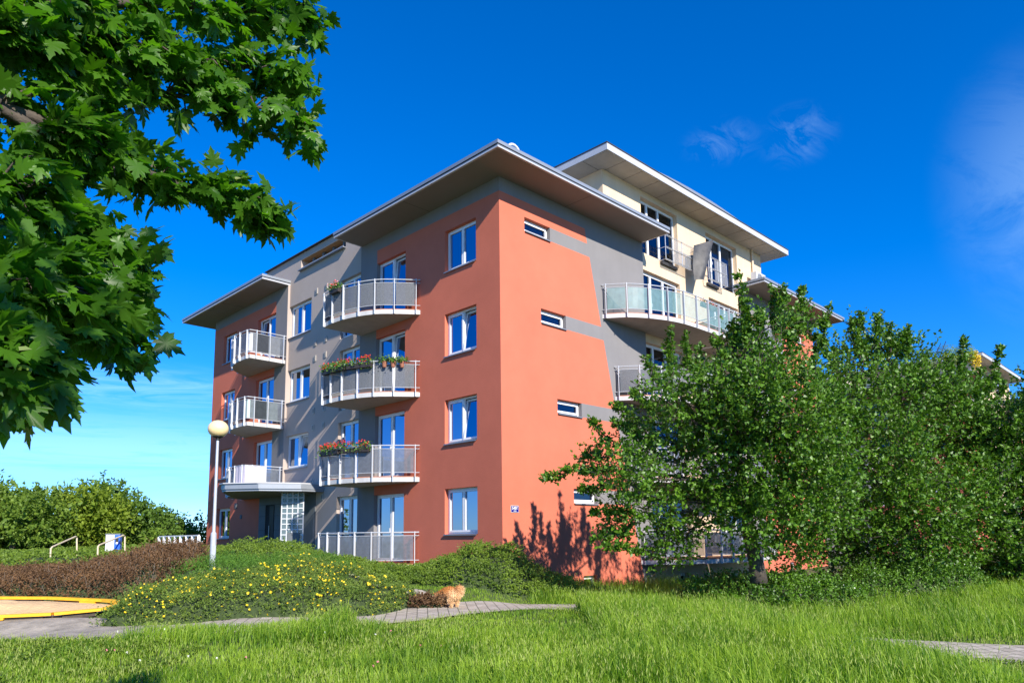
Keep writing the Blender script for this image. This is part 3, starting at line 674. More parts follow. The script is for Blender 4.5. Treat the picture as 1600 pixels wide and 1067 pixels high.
def copy_tree(o, parent=None, skip=()):
    c = o.copy(); COL.objects.link(c); c.parent = parent
    for ch in list(o.children):
        if ch.name.split('.')[0] in skip: continue
        copy_tree(ch, c, skip)
    return c
B2 = copy_tree(BUILD, skip=('balcony', 'vent', 'loggia', 'entrance_cladding', 'entrance_door', 'entrance_canopy', 'glass_block_screen', 'french_balcony_rail', 'vent_pipe', 'curtain', 'blind'))
B2.location = (44.5, -1.25, 0.0)
B2['label'] = 'second, similar apartment block far behind the trees at the right edge, mostly hidden by foliage'
# ------------------------------------------------------------------ leaves
def leafmat(name, c1, c2, rough=.45, trans=.3, spec=.5):
    return mat(name, c1, rough, attr=c2, trans=trans, spec=spec)
ml_pear = leafmat('pear_leaf', (.028, .085, .006), (.15, .30, .02), .45, .20, .4)
ml_hedge = leafmat('hedge_leaf', (.07, .13, .012), (.20, .29, .03), .5, .28, .3)
ml_rose = leafmat('shrub_leaf', (.06, .12, .015), (.20, .27, .04), .55, .28, .3)
ml_brown = leafmat('brown_leaf', (.085, .045, .022), (.21, .115, .05), .65, .2, .3)
ml_far = leafmat('tree_leaf', (.10, .17, .015), (.28, .36, .035), .55, .32, .3)
ml_far_d = leafmat('dark_tree_leaf', (.06, .12, .02), (.14, .24, .03), .55, .3, .3)
ml_jun = leafmat('needle_green', (.05, .14, .02), (.15, .29, .03), .6, .3, .3)
ml_maple = leafmat('maple_leaf', (.035, .11, .008), (.10, .25, .015), .42, .50, .4)
ml_grass = leafmat('grass_blade', (.085, .19, .010), (.33, .46, .045), .5, .42, .3)
ml_ear = leafmat('grass_ear', (.30, .38, .07), (.50, .55, .18), .7, .35, .3)
m_bark = mat('bark', (.075, .06, .048), .95, var=.3, vscale=12, bump=.8, bscale=30, bdist=.01)
m_bark_l = mat('light_bark', (.16, .13, .10), .95, var=.3, vscale=12, bump=.5, bscale=30)
m_litter = mat('hedge_inner_twigs', (.035, .055, .014), .98, var=.4, vscale=14, bump=.6, bscale=25, bdist=.03)
m_yel = mat('yellow_petal', (.80, .58, .01), .55)
m_redp = mat('red_petal', (.70, .045, .02), .55); m_pinkp = mat('pink_petal', (.75, .25, .30), .55)
m_whitep = mat('white_petal', (.75, .74, .68), .6)

def kites(C, Dr, size, wid=.55, seed=1, updown=.0, curl=.18):
    """leaf at each centre, growing along Dr; folded kite of four faces (6 verts)"""
    r = np.random.default_rng(seed); n = len(C); Dr = nrm(Dr)
    s = np.broadcast_to(np.asarray(size, float), (n,))[:, None]
    A = nrm(np.cross(Dr, r.normal(size=(n, 3))+np.array([0, 0, updown]))); Nn = np.cross(Dr, A)
    base = C; m1 = C+Dr*s*.42; tip = C+Dr*s-Nn*s*curl
    lft = C+Dr*s*.38+A*s*wid*.5+Nn*s*.10; rgt_ = C+Dr*s*.38-A*s*wid*.5+Nn*s*.10
    V = np.stack([base, lft, tip, rgt_, m1], 1).reshape(-1, 3); i = np.arange(n)[:, None]*5
    F = np.concatenate([i+[0, 1, 4], i+[1, 2, 4], i+[2, 3, 4], i+[3, 0, 4]], 0)
    v = np.repeat(np.clip(r.beta(1.6, 2.2, n), 0, 1), 5)
    return V, F, v
def flat_leaves(C, size, wid=.6, seed=1, tilt=.6, face=None):
    """leaves whose blades mostly face up and outwards"""
    r = np.random.default_rng(seed); n = len(C)
    Nn = nrm(r.normal(size=(n, 3))*tilt+(np.array([0, 0, 1.0]) if face is None else face)); Dr = nrm(np.cross(Nn, r.normal(size=(n, 3)))); A = np.cross(Nn, Dr)
    s = np.broadcast_to(np.asarray(size, float), (n,))[:, None]
    V = np.stack([C-Dr*s*.5, C+A*s*wid*.5+Nn*s*.08, C+Dr*s*.5-Nn*s*.12, C-A*s*wid*.5+Nn*s*.08, C], 1).reshape(-1, 3); i = np.arange(n)[:, None]*5
    F = np.concatenate([i+[0, 1, 4], i+[1, 2, 4], i+[2, 3, 4], i+[3, 0, 4]], 0)
    return V, F, np.repeat(np.clip(r.beta(1.6, 2.2, n), 0, 1), 5)

def tree(name, label, cat, base, lobes, shoots, leaf, leafsize, dens, trunk_r, m_leaf, m_b, fork=.35, group=None, seed=1, up=.5, per=11, stems=True, arch=0.0):
    """base point; lobes (centre, radius); shoots (foot, tip)"""
    r = np.random.default_rng(seed); base = np.array(base, float)
    T = thing(name, label, cat, base, group)
    ctr = np.mean([l[0] for l in lobes], 0); top = max(l[0][2] for l in lobes)
    tk = MB(); hub = base+np.array([(ctr[0]-base[0])*.25, (ctr[1]-base[1])*.25, (top-base[2])*fork]); mid = (base+hub)/2+r.normal(size=3)*.05
    loc = lambda p: np.array(p)-base
    tk.tube([loc(base-[0, 0, .25]), loc(base+[0, 0, .15]), loc(mid), loc(hub)], [trunk_r*1.35, trunk_r, trunk_r*.85, trunk_r*.7], m_b, n=10)
    lead = np.array([ctr[0], ctr[1], top*.8+ctr[2]*.2]); ldr = [hub, (hub+lead)/2+r.normal(size=3)*.12, lead]
    tk.tube([loc(q) for q in ldr], [trunk_r*.7, trunk_r*.42, trunk_r*.14], m_b, n=8)
    for c, rad in lobes:
        c = np.array(c); f = np.clip((c[2]-hub[2])/(lead[2]-hub[2]+1e-6)-.35, 0, .8); st = hub+(lead-hub)*f
        q1 = st+(c-st)*.4+r.normal(size=3)*.10+[0, 0, .12]; q2 = st+(c-st)*.75+r.normal(size=3)*.12
        tk.tube([loc(st), loc(q1), loc(q2), loc(c)], [trunk_r*.30, trunk_r*.2, trunk_r*.12, trunk_r*.05], m_b, n=5, cap=False)
    TC, TD, TL = [], [], []
    for c, rad in lobes:
        n = max(6, int(dens*rad*rad)); d = nrm(r.normal(size=(n, 3))); rr = rad*(r.uniform(0, 1, (n, 1))**.42)
        wob = 1+.28*np.sin(d[:, :1]*5+c[0]*3)*np.cos(d[:, 1:2]*4+c[2]*2)
        TC.append(c+d*rr*wob); TD.append(nrm(d*.9+np.array([0, 0, up])+r.normal(size=(n, 3))*.35)); TL.append(r.uniform(.20, .48, n)*max(1, leafsize/.12))
    for a, b in shoots:
        a, b = np.array(a, float), np.array(b, float); Ln = np.linalg.norm(b-a); n = int(Ln*34)+4; t = r.uniform(0, 1, (n, 1))
        bow = np.array([r.normal()*.08, r.normal()*.08, 0]); p = a+(b-a)*t+bow*np.sin(t*math.pi)
        TC.append(p+r.normal(size=(n, 3))*.03); TD.append(nrm(nrm(b-a)*.5+r.normal(size=(n, 3))*.8)); TL.append(r.uniform(.08, .2, n)*(1.25-t[:, 0]))
        tk.tube([loc(a), loc((a+b)/2+bow), loc(b)], [.018, .012, .004], m_b, n=4, cap=False)
    C = np.concatenate(TC); Dv = np.concatenate(TD); Ls = np.concatenate(TL); n = len(C)
    if stems:
        idx = r.choice(n, min(n, 1500), replace=False)
        for i in idx: tk.bar(loc(C[i]-Dv[i]*Ls[i]*.4), loc(C[i]+Dv[i]*Ls[i]), .008, .008, m_b)
    tk.build('trunk', T, smooth=True)
    t = (np.arange(per)+.5)/per; t = t[None, :, None]+r.uniform(-.04, .04, (n, per, 1))
    arcv = np.array([0, 0, -1.0])*arch
    PP = C[:, None]+Dv[:, None]*Ls[:, None, None]*t+arcv*(t**2)*Ls[:, None, None]+r.normal(size=(n, per, 3))*.026
    LD = nrm(Dv[:, None]*.5+r.normal(size=(n, per, 3))*.75+np.array([0, 0, -.12]))
    sz = leafsize*r.uniform(.6, 1.2, n*per)
    V, F, v = kites(PP.reshape(-1, 3)-base, LD.reshape(-1, 3), sz, wid=leaf, seed=seed+5, updown=.8)
    tv = np.repeat(np.repeat(np.clip(.5+r.normal(size=n)*.22, 0, 1), per), 5); v = np.clip(v*.6+tv*.5-.05, 0, 1)
    npmesh('crown', V, F, m_leaf, T, var=v, smooth=False)
    return T

def px_lobes(L_, d0, jit, seed):
    r = np.random.default_rng(seed); out = []
    for q in L_:
        u, v, rad = q[:3]; d = (q[3] if len(q) > 3 else d0)+r.uniform(-jit, jit); out.append((P(u, v, d), rad*d/FPX))
    return out
# pear tree by the right facade
d = 16.6
L1 = [(1062,600,30),(1095,648,56),(1015,662,28),(1150,580,44),(1205,580,46),(1150,665,88),(1065,715,70),(985,740,44),(935,725,26),(1235,640,82),(1205,745,92),(1105,790,52),(1010,790,44),
      (965,830,26),(1045,850,34),(1255,790,76),(1215,505,32),(1160,520,22),(1253,520,26),(1130,610,42),(1185,625,52),(1232,575,32),(1270,700,56),(1290,770,56),(1250,850,46),(1060,850,26),(1000,700,28),(1285,625,28),(1030,620,26),(960,770,26),(1180,810,60)]
S1 = [((1160,545),(1155,428)),((1168,560),(1160,470)),((1208,520),(1208,447)),((1222,520),(1226,447)),((1250,520),(1252,449)),((1292,560),(1296,478)),((1052,590),(1048,512)),((1075,580),(1072,520)),((1118,580),(1114,530)),((1138,560),(1142,500)),
      ((960,735),(880,733)),((890,738),(846,746)),((950,715),(915,708)),((1000,660),(962,628)),((1010,690),(950,655)),((980,830),(922,842)),((1010,860),(945,852)),((1020,640),(985,610)),((1240,560),(1243,500)),((1185,560),(1186,486)),((1270,590),(1276,520)),((955,690),(925,655)),((990,800),(925,800)),((960,760),(905,765)),
      ((1030,600),(1010,560)),((1095,590),(1094,540))]
tree('pear_tree', 'tall pear tree with dark trunk and upright shoots before the cream facade', 'tree', P(1183, 893, 17.0), px_lobes(L1, d, 1.5, 3),
     [(P(a[0], a[1], d+.3*math.sin(a[0])), P(b[0], b[1], d+.3*math.sin(a[0]))) for a, b in S1], .70, .100, 300, .17, ml_pear, m_bark, fork=.28, seed=11, up=.55)
L2 = [(1330,560,34),(1375,545,36),(1415,565,36),(1450,602,34),(1345,620,62),(1420,640,72),(1498,628,40),(1300,690,60),(1380,710,82),(1465,700,82),(1340,800,82),(1430,800,86),(1510,780,70),(1520,680,62),(1400,860,52),(1320,870,44),(1350,510,16),(1480,860,46),(1500,640,30)]
S2 = [((1355,560),(1345,489)),((1362,545),(1368,493)),((1392,550),(1388,506)),((1420,560),(1420,512)),((1310,590),(1306,545)),((1345,560),(1330,498)),((1500,620),(1506,527)),((1540,620),(1562,540)),((1478,600),(1483,560)),((1402,545),(1412,520))]
tree('pear_tree', 'wide bushy pear tree between the tall one and the right edge', 'tree', P(1425, 905, 20.5), px_lobes(L2, 20.0, 1.6, 5),
     [(P(a[0], a[1], 19.6), P(b[0], b[1], 19.6)) for a, b in S2], .70, .108, 260, .15, ml_pear, m_bark, fork=.3, seed=23, up=.5)
L3 = [(1555,662,40),(1604,690,42),(1560,720,66),(1640,700,80),(1580,800,80),(1660,800,90),(1540,850,50),(1620,870,56),(1700,720,90),(1750,820,90),(1575,640,20),(1690,880,60),(1650,610,50),(1790,720,80)]
tree('pear_tree', 'pear tree at the right edge of the photo, its crown cut by the frame', 'tree', P(1650, 905, 21), px_lobes(L3, 21, 1.6, 6),
     [(P(a[0], a[1], 21), P(b[0], b[1], 21)) for a, b in [((1540,640),(1533,575)),((1590,660),(1598,612)),((1560,625),(1565,590))]], .70, .108, 250, .15, ml_pear, m_bark, fork=.3, seed=31, up=.5)

# trees behind on the left
def far_tree(lobes, u, v, d, label, m, seed, dens=210, ls=.24, nm='broadleaf_tree'):
    tree(nm, label, 'tree', P(u, v, d), px_lobes([(a, b+14+6*math.sin(a*.07), c*.9) for a, b, c in lobes], d, 1.5, seed), [], .6, ls, dens, .16, m, m_bark, fork=.4, seed=seed, per=9, group='trees behind the left bank', up=.2, stems=False)
ml_mid = leafmat('mid_tree_leaf', (.07, .14, .018), (.20, .29, .035), .55, .32, .3)
far_tree([(-20,800,50),(20,790,38),(60,800,40),(25,830,46),(75,840,40),(-60,790,60),(10,770,18),(45,772,16)], 20, 880, 36, 'leafy green tree at the left edge behind the first handrail', ml_mid, 41)
far_tree([(105,795,32),(140,785,32),(120,830,36),(165,800,34),(95,765,12),(80,775,14),(150,830,30)], 125, 870, 38, 'yellowish green tree directly behind the handrails', ml_far, 42)
far_tree([(140,772,22),(170,770,24),(200,785,28),(225,800,28),(190,820,32),(120,765,12),(240,820,26),(175,752,8),(160,800,30)], 190, 860, 42, 'dark green tree with the highest crown on the left bank', ml_far_d, 43, dens=210)
far_tree([(262,812,16),(285,815,16),(268,832,20),(300,826,20),(318,818,14),(262,797,8),(286,800,6),(248,830,20)], 280, 862, 46, 'dark green tree above the white railing beside the house corner', ml_far_d, 44, dens=210)
far_tree([(0,850,34),(50,855,34),(100,852,34),(150,850,34),(200,850,30),(245,848,22)], 110, 870, 41, 'dense green thicket filling the gap behind the two handrails', ml_mid, 46)
far_tree([(-120,780,60),(-170,800,80),(-80,830,60)], -110, 880, 36, 'dense tree on the bank just beyond the left edge of the photo', ml_far, 45)
for u_, d_, z_, lb in ((400, 75, 5, 'a'), ):
    pass

# ------------------------------------------------------------------ shrubs as leafy mounds
def mound(name, label, cat, poly, hfun, n, ls, m_leaf, seed, tiltv=.75, wid=.6, flowers=None, kind=None, body=.70, spray=None, fall=.5, twigs=0, lean=None):
    r = np.random.default_rng(seed); pl = np.array(poly, float); c0 = pl.mean(0); org = SD(c0[0], c0[1], float(ghs(*c0)))
    T = thing(name, label, cat, org); lo, hi = pl.min(0), pl.max(0)
    def height(s, d):
        e = edgedist(s, d, poly); ins = inpoly(s, d, poly); f = np.clip(e/fall, 0, 1)**.5
        nz = .72+.4*vnoise(s, d, .9, seed)+.25*(vnoise(s, d, 2.8, seed+1)-.5)
        return np.where(ins, hfun(s, d)*f*nz, 0), ins
    # body
    g = .12; ss = np.arange(lo[0]-g, hi[0]+g, g); dd = np.arange(lo[1]-g, hi[1]+g, g); S, D = np.meshgrid(ss, dd); Hh, ins = height(S, D)
    Z = ghs(S, D)+np.where(ins, Hh*body, 0)-.03; X = CAM[0]+HR[0]*S+HF[0]*D; Y = CAM[1]+HR[1]*S+HF[1]*D
    V = np.stack([X, Y, Z], -1).reshape(-1, 3)-org; k, nn_ = S.shape; i = (np.arange(k-1)[:, None]*nn_+np.arange(nn_-1)[None]).ravel()
    F = np.stack([i, i+1, i+nn_+1, i+nn_], -1); anyin = ins.ravel()[F].any(1); npmesh('branches', V, F[anyin], m_litter, T, smooth=True)
    # leaves
    S = r.uniform(lo[0], hi[0], n*6); D = r.uniform(lo[1], hi[1], n*6); H_, ins = height(S, D); ins &= (edgedist(S, D, poly) < fall*1.2) | (r.uniform(size=len(S)) < .5); S, D, H_ = S[ins][:n], D[ins][:n], H_[ins][:n]
    ed = edgedist(S, D, poly); flank = ed < fall*1.3
    t = np.where(r.uniform(size=len(S)) < .6, 1-.12*r.uniform(size=len(S)), r.uniform(.25, 1, len(S))); t = np.where(flank & (r.uniform(size=len(S)) < .75), r.uniform(.0, 1.05, len(S)), t); z = ghs(S, D)+np.maximum(H_, np.where(flank, .12, 0))*t+r.normal(size=len(S))*.015
    if spray is not None:      # leaves grow in small sprays
        m_ = max(1, len(S)//spray); ci = r.integers(0, m_, len(S)); ang = r.uniform(0, 6.28, m_); Ln = r.uniform(.08, .28, m_); tt = r.uniform(0, 1, len(S))
        S = S[:m_][ci]+np.cos(ang)[ci]*Ln[ci]*tt; D = D[:m_][ci]+np.sin(ang)[ci]*Ln[ci]*tt; z = z[:m_][ci]+.35*Ln[ci]*tt*(1 if lean is None else lean)+r.normal(size=len(ci))*.012+.02
    Cx = np.stack([CAM[0]+HR[0]*S+HF[0]*D, CAM[1]+HR[1]*S+HF[1]*D, z], -1)-org
    V, F, v = flat_leaves(Cx, ls*r.uniform(.6, 1.25, len(Cx)), wid, seed, tiltv, face=np.array([-.3, -.45, .75]))
    v = np.clip(v*.7+np.repeat(vnoise(S, D, .8, seed+4)*.5, 5)-.08, 0, 1)
    npmesh('foliage', V, F, m_leaf, T, var=v)
    if flowers:
        nf, mf_, fs = flowers; S = r.uniform(lo[0], hi[0], nf*3); D = r.uniform(lo[1], hi[1], nf*3); H_, ins = height(S, D)
        keep = ins & (vnoise(S, D, .7, seed+9) > .22); S, D, H_ = S[keep][:nf], D[keep][:nf], H_[keep][:nf]; fb = MB()
        t = np.where(r.uniform(size=len(S)) < .6, 1.03, r.uniform(.2, 1, len(S)))
        for s_, d_, h_, t_ in zip(S, D, H_, t):
            c = SD(s_, d_, float(ghs(s_, d_))+h_*t_+.03)-org; nn = nrm(np.array([-.35, -.5, .6])+r.normal(size=3)*.45); a = nrm(np.cross(nn, r.normal(size=3))); b = np.cross(nn, a); q = fs*r.uniform(.6, 1.15)
            for j in range(5):
                t0 = j*1.2566; pa = a*math.cos(t0-.5)+b*math.sin(t0-.5); pb = a*math.cos(t0+.5)+b*math.sin(t0+.5); pm = a*math.cos(t0)+b*math.sin(t0)
                fb.face([c, c+pa*q*.42+nn*q*.1, c+pm*q*.55+nn*q*.14, c+pb*q*.42+nn*q*.1], mf_)
        fb.build('blossoms', T)
    if twigs:
        tb = MB(); S = r.uniform(lo[0], hi[0], twigs*2); D = r.uniform(lo[1], hi[1], twigs*2); H_, ins = height(S, D)
        for s_, d_, h_ in list(zip(S[ins], D[ins], H_[ins]))[:twigs]:
            p = SD(s_, d_, float(ghs(s_, d_))+h_*.6)-org; tb.bar(p, p+np.array([r.normal()*.08, r.normal()*.08, h_*.55+.05]), .006, .006, m_bark_l)
        o_t = tb.build('twigs', T); o_t['kind'] = 'stuff'
    if kind: T['kind'] = kind
    return T
K = lambda v: (lambda s, d: np.full(np.shape(s), v))
mound('flowering_shrub', 'low green shrub bed dotted with bright yellow flowers beside the paved path', 'shrub', [(-7.0,12.95),(-5.8,13.2),(-4.2,13.6),(-2.6,14.3),(-1.75,15.2),(-2.0,16.0),(-3.0,16.5),(-3.9,16.8),(-4.6,17.0),(-5.0,15.9),(-5.7,15.6),(-6.7,15.2),(-7.35,14.2)],
      lambda s, d: .50+.10*np.exp(-((s+4.2)**2)/1.5), 62000, .036, ml_rose, 51, flowers=(760, m_yel, .047), spray=9, fall=.28)
mound('brown_hedge', 'brown leaved hedge behind the yellow sandbox', 'hedge', [(-14.5,15.9),(-10.5,15.8),(-8.6,15.4),(-7.2,15.6),(-7.0,17.2),(-7.6,19.0),(-8.2,20.5),(-9.6,20.8),(-11,19.2),(-13,18.0),(-15,17.6)],
      lambda s, d: .30+.26*np.clip((s+11.5)/3, 0, 1), 90000, .045, ml_brown, 52, spray=8, fall=.3, lean=2.4, twigs=700, tiltv=1.2)
mound('juniper', 'bright green needle ground cover around the foot of the lamp', 'shrub', [(-7.9,16.3),(-6.8,15.75),(-5.8,16.1),(-5.1,16.9),(-4.3,17.6),(-3.6,18.2),(-4.6,19.3),(-6.4,19.3),(-7.4,18.9)],
      K(.34), 42000, .05, ml_jun, 53, wid=.22, spray=14, fall=.35, lean=2.5, tiltv=1.0)
mound('cotoneaster_hedge', 'low spreading green hedge in front of the entrance', 'hedge', [(-7.4,20.4),(-5.2,19.4),(-3.2,19.0),(-2.4,19.6),(-2.8,21.3),(-4.4,23.3),(-6.6,24.8),(-8.8,25.0),(-9,22.5)],
      lambda s, d: .20+.34*np.clip((-5.0-s+(d-21)*-.15)/1.2, 0, 1)+.06*vnoise(s, d, .6, 3), 52000, .05, ml_hedge, 54, spray=12, fall=.5)
mound('cotoneaster_hedge', 'thick green hedge banked against the near corner of the house beside the path', 'hedge', [(-3.3,19.0),(-2.6,18.2),(-1.6,17.7),(-.2,17.5),(1.0,17.6),(2.0,18.2),(2.45,19.0),(2.0,19.9),(1.0,20.6),(.2,20.9),(-.6,21.0),(-1.6,20.8),(-2.8,20.6)],
      lambda s, d: np.where(s < -1.0, .26+.36*np.clip((s+1.9)/.9, 0, 1), np.clip(.60-.12*(s-.2), .20, .64)), 80000, .045, ml_hedge, 55, spray=12, fall=.45)
mound('ground_cover', 'green ground cover spreading over the bank behind the brown hedge and handrails', 'shrub', [(-21,22.0),(-15,19.0),(-11.4,20.0),(-9.4,21.4),(-9.0,24.5),(-10,29),(-13,31),(-22,31)],
      K(.22), 60000, .075, ml_hedge, 56, spray=9, fall=.5)
mound('shrub', 'tangled green shrub with small white flowers under the pear tree', 'shrub', [(4.0,17.6),(5.0,16.4),(6.4,16.1),(8.0,16.6),(8.6,17.6),(7.6,18.8),(5.6,19.2),(4.4,18.8)], K(.74), 42000, .06, ml_pear, 57, spray=9, fall=.6, flowers=(110, m_whitep, .03), lean=2.0, tiltv=1.1)
mound('shrub', 'dark green shrub under the middle tree right of the house', 'shrub', [(8.4,17.6),(10,17.9),(12.2,18.6),(13.2,20.5),(12,22),(9.6,21.4),(8.4,19.4)], K(.78), 42000, .06, ml_pear, 58, spray=9, fall=.6, flowers=(50, m_whitep, .03), lean=2.0, tiltv=1.1)
mound('shrub', 'olive green shrub at the edge of the meadow below the right edge trees', 'shrub', [(12.6,20.6),(14.8,21.2),(17.5,23.0),(20,25),(19,27),(15,25),(12.8,23)], K(.8), 32000, .065, ml_hedge, 59, spray=9, fall=.6, flowers=(60, m_whitep, .035), lean=2.0, tiltv=1.1)

# ------------------------------------------------------------------ grass
def grass(name, n, sr, dr, hf, wdt, seed, label, ear=0.0, keep=None, mix=None):
    r = np.random.default_rng(seed); S = r.uniform(*sr, n); D = r.uniform(*dr, n)
    vis = (np.abs(S-.06*D) < D*.80+.6); S, D = S[vis], D[vis]
    if keep is not None: q = keep(S, D, r); S, D = S[q], D[q]
    n = len(S); H_ = hf(S, D)*r.uniform(.5, 1.25, n)*(.62+.45*vnoise(S, D, .5, seed+2)+.35*vnoise(S, D, 2.2, seed+6))
    z = ghs(S, D)-.01; B_ = np.stack([CAM[0]+HR[0]*S+HF[0]*D, CAM[1]+HR[1]*S+HF[1]*D, z], -1)
    la = r.normal(size=(n, 2))*.20+np.array([.08, .12])*(vnoise(S, D, .25, seed+7)[:, None]*1.6-.3)
    lean = np.concatenate([la, np.zeros((n, 1))], 1); a = r.uniform(0, 6.28, n); W = np.stack([np.cos(a), np.sin(a), np.zeros(n)], -1)*wdt*r.uniform(.6, 1.3, (n, 1))
    pts = []
    for t, wf in ((0, .8), (.38, 1.0), (.74, .66)):
        c = B_+np.array([0, 0, 1.0])*(H_*(t-.16*t**3))[:, None]+lean*(H_*t**2)[:, None]; pts += [c-W*wf, c+W*wf]
    tip = B_+np.array([0, 0, 1.0])*(H_*.80)[:, None]+lean*(H_*1.15)[:, None]; pts.append(tip)
    V = np.stack(pts, 1).reshape(-1, 3); i = np.arange(n)[:, None]*7
    F = np.concatenate([i+[0, 1, 3], i+[0, 3, 2], i+[2, 3, 5], i+[2, 5, 4], i+[4, 5, 6]], 0)
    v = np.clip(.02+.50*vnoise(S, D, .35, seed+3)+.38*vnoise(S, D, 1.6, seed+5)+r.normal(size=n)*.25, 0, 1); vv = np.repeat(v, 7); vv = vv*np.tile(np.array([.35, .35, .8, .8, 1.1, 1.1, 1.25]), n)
    mi = np.zeros(len(F), int)
    if ear:
        k = r.uniform(size=n) < ear*np.clip(vnoise(S, D, .3, seed+8)*2-.35, 0, 1); tb = tip[k]; m_ = int(k.sum())
        ax = nrm(lean[k]*1.2+np.array([0, 0, 1.0])+r.normal(size=(m_, 3))*.12); sd = nrm(np.cross(ax, r.normal(size=(m_, 3)))); s2 = np.cross(ax, sd); Ln = r.uniform(.05, .095, m_)[:, None]; wd = r.uniform(.0035, .006, m_)[:, None]
        E = np.stack([tb-ax*Ln*.3, tb+ax*Ln*.2+sd*wd, tb+ax*Ln*.2-sd*wd*.5+s2*wd*.87, tb+ax*Ln*.2-sd*wd*.5-s2*wd*.87, tb+ax*Ln*.95], 1).reshape(-1, 3); j = np.arange(m_)[:, None]*5+len(V)
        F2 = np.concatenate([j+[0, 1, 2], j+[0, 2, 3], j+[0, 3, 1], j+[1, 4, 2], j+[2, 4, 3], j+[3, 4, 1]], 0)
        V = np.concatenate([V, E]); F = np.concatenate([F, F2]); vv = np.concatenate([vv, np.repeat(r.uniform(0, 1, m_), 5)]); mi = np.concatenate([mi, np.ones(len(F2), int)])
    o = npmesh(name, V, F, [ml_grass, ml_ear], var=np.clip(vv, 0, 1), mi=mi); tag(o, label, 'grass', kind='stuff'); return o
sandbox_poly = [(-13.5,13.2),(-9.6,13.0),(-8.2,13.35),(-7.3,14.1),(-7.2,14.9),(-8.0,15.3),(-10,15.5),(-13.5,15.5)]
def clear(S, D, edge=.86):
    return (path_dist(S, D) > edge*np.interp(S+.5*vnoise(S, D, .6, 31), [-5.6, -5.0, -2.6, -1.9, 1.2, 2.6, 5.0, 6.2], [1.06, .35, .35, 1.06, 1.06, .1, .1, 1.06])) & ~inpoly(S, D, sandbox_poly) & ~((S < -5.6) & (D > 12.0))
def hnear(S, D):
    base = .16+.20*np.clip((S+3.5)/4, 0, 1)+.12*np.clip((S-1)/2, 0, 1); mid = (S > -5.7) & (S < -2.0)
    near = np.clip(.50+(12.4-D)*.30+np.clip((S+3.2)/2, 0, 1)*2, .45, 1.0)
    return base*near*np.where(S > 4.6, np.clip(1-(S-4.6)*.45, .16, 1), 1)*np.where(mid & (D > 11), 2.1, 1)*np.where((S > -2.6) & (S < 1.4), np.clip(1-(D-10.3)*.30, .26, 1), 1)
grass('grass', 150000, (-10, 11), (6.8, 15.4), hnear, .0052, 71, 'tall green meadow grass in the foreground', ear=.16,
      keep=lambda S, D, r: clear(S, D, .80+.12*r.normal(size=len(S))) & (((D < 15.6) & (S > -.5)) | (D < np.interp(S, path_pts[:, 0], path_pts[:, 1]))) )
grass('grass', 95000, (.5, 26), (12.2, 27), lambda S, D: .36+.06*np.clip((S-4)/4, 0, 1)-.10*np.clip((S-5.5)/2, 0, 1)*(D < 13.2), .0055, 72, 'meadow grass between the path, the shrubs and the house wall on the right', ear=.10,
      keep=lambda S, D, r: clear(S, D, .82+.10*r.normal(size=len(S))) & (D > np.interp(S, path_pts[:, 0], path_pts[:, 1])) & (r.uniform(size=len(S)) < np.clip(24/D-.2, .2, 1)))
grass('grass', 26000, (-6, 3), (15.2, 19.2), lambda S, D: np.full(S.shape, .075), .005, 73, 'short green grass strip between the path and the hedge', keep=lambda S, D, r: (path_dist(S, D) > .85) & (D > np.interp(S, path_pts[:, 0], path_pts[:, 1])) & ~((S < -1.75) & (D < 17.0)))
def clover(name, n, poly, label, seed):
    r = np.random.default_rng(seed); pl = np.array(poly); lo, hi = pl.min(0), pl.max(0); S = r.uniform(lo[0], hi[0], n*2); D = r.uniform(lo[1], hi[1], n*2); k = inpoly(S, D, poly) & (vnoise(S, D, .8, seed) > .35) & (path_dist(S, D) > .78); S, D = S[k][:n], D[k][:n]
    z = ghs(S, D)+r.uniform(.02, .11, len(S)); C = np.stack([CAM[0]+HR[0]*S+HF[0]*D, CAM[1]+HR[1]*S+HF[1]*D, z], -1); V, F, v = flat_leaves(C, .032*r.uniform(.7, 1.3, len(C)), .9, seed, .5)
    return tag(npmesh(name, V, F, ml_hedge, var=v), label, 'clover', kind='stuff')
clover('clover', 20000, [(4.2, 8.3), (9.5, 8.3), (9.5, 11.0), (7, 11.4), (5, 11)], 'broad leaved clover and weeds by the near edge of the right hand paving', 75)
clover('clover', 16000, [(-7.5, 8.3), (-4.5, 8.3), (-4.3, 11.0), (-8.3, 11.6)], 'patch of clover in the grass at the lower left corner', 76)
clover('weeds', 9000, [(-3.5, 8.2), (4.4, 8.2), (4.6, 10.5), (1.5, 11.5), (-3, 11)], 'broad leaved weeds scattered through the middle of the foreground meadow', 78)
r_ = np.random.default_rng(77); mb = MB()
for i in range(16):
    s_, d_ = r_.uniform(-6, .5), r_.uniform(8.7, 11.5); q = r_.uniform() < .4; b0 = SD(s_, d_, float(ghs(s_, d_)))
    h_ = r_.uniform(.14, .24); mb.tube([b0, b0+[.01, 0, h_]], .0015, ml_grass, n=4)
    for k in range(14):
        dv = nrm(r_.normal(size=3)); c = b0+np.array([.01, 0, h_])+dv*.008; mb.obox(c, dv*.007, nrm(np.cross(dv, (0, .3, 1)))*.0026, (0, 0, .002), m_pinkp if q else m_whitep)
tag(mb.build('clover_flowers'), 'small white and pink clover flowers scattered in the foreground grass', 'flowers', kind='stuff')
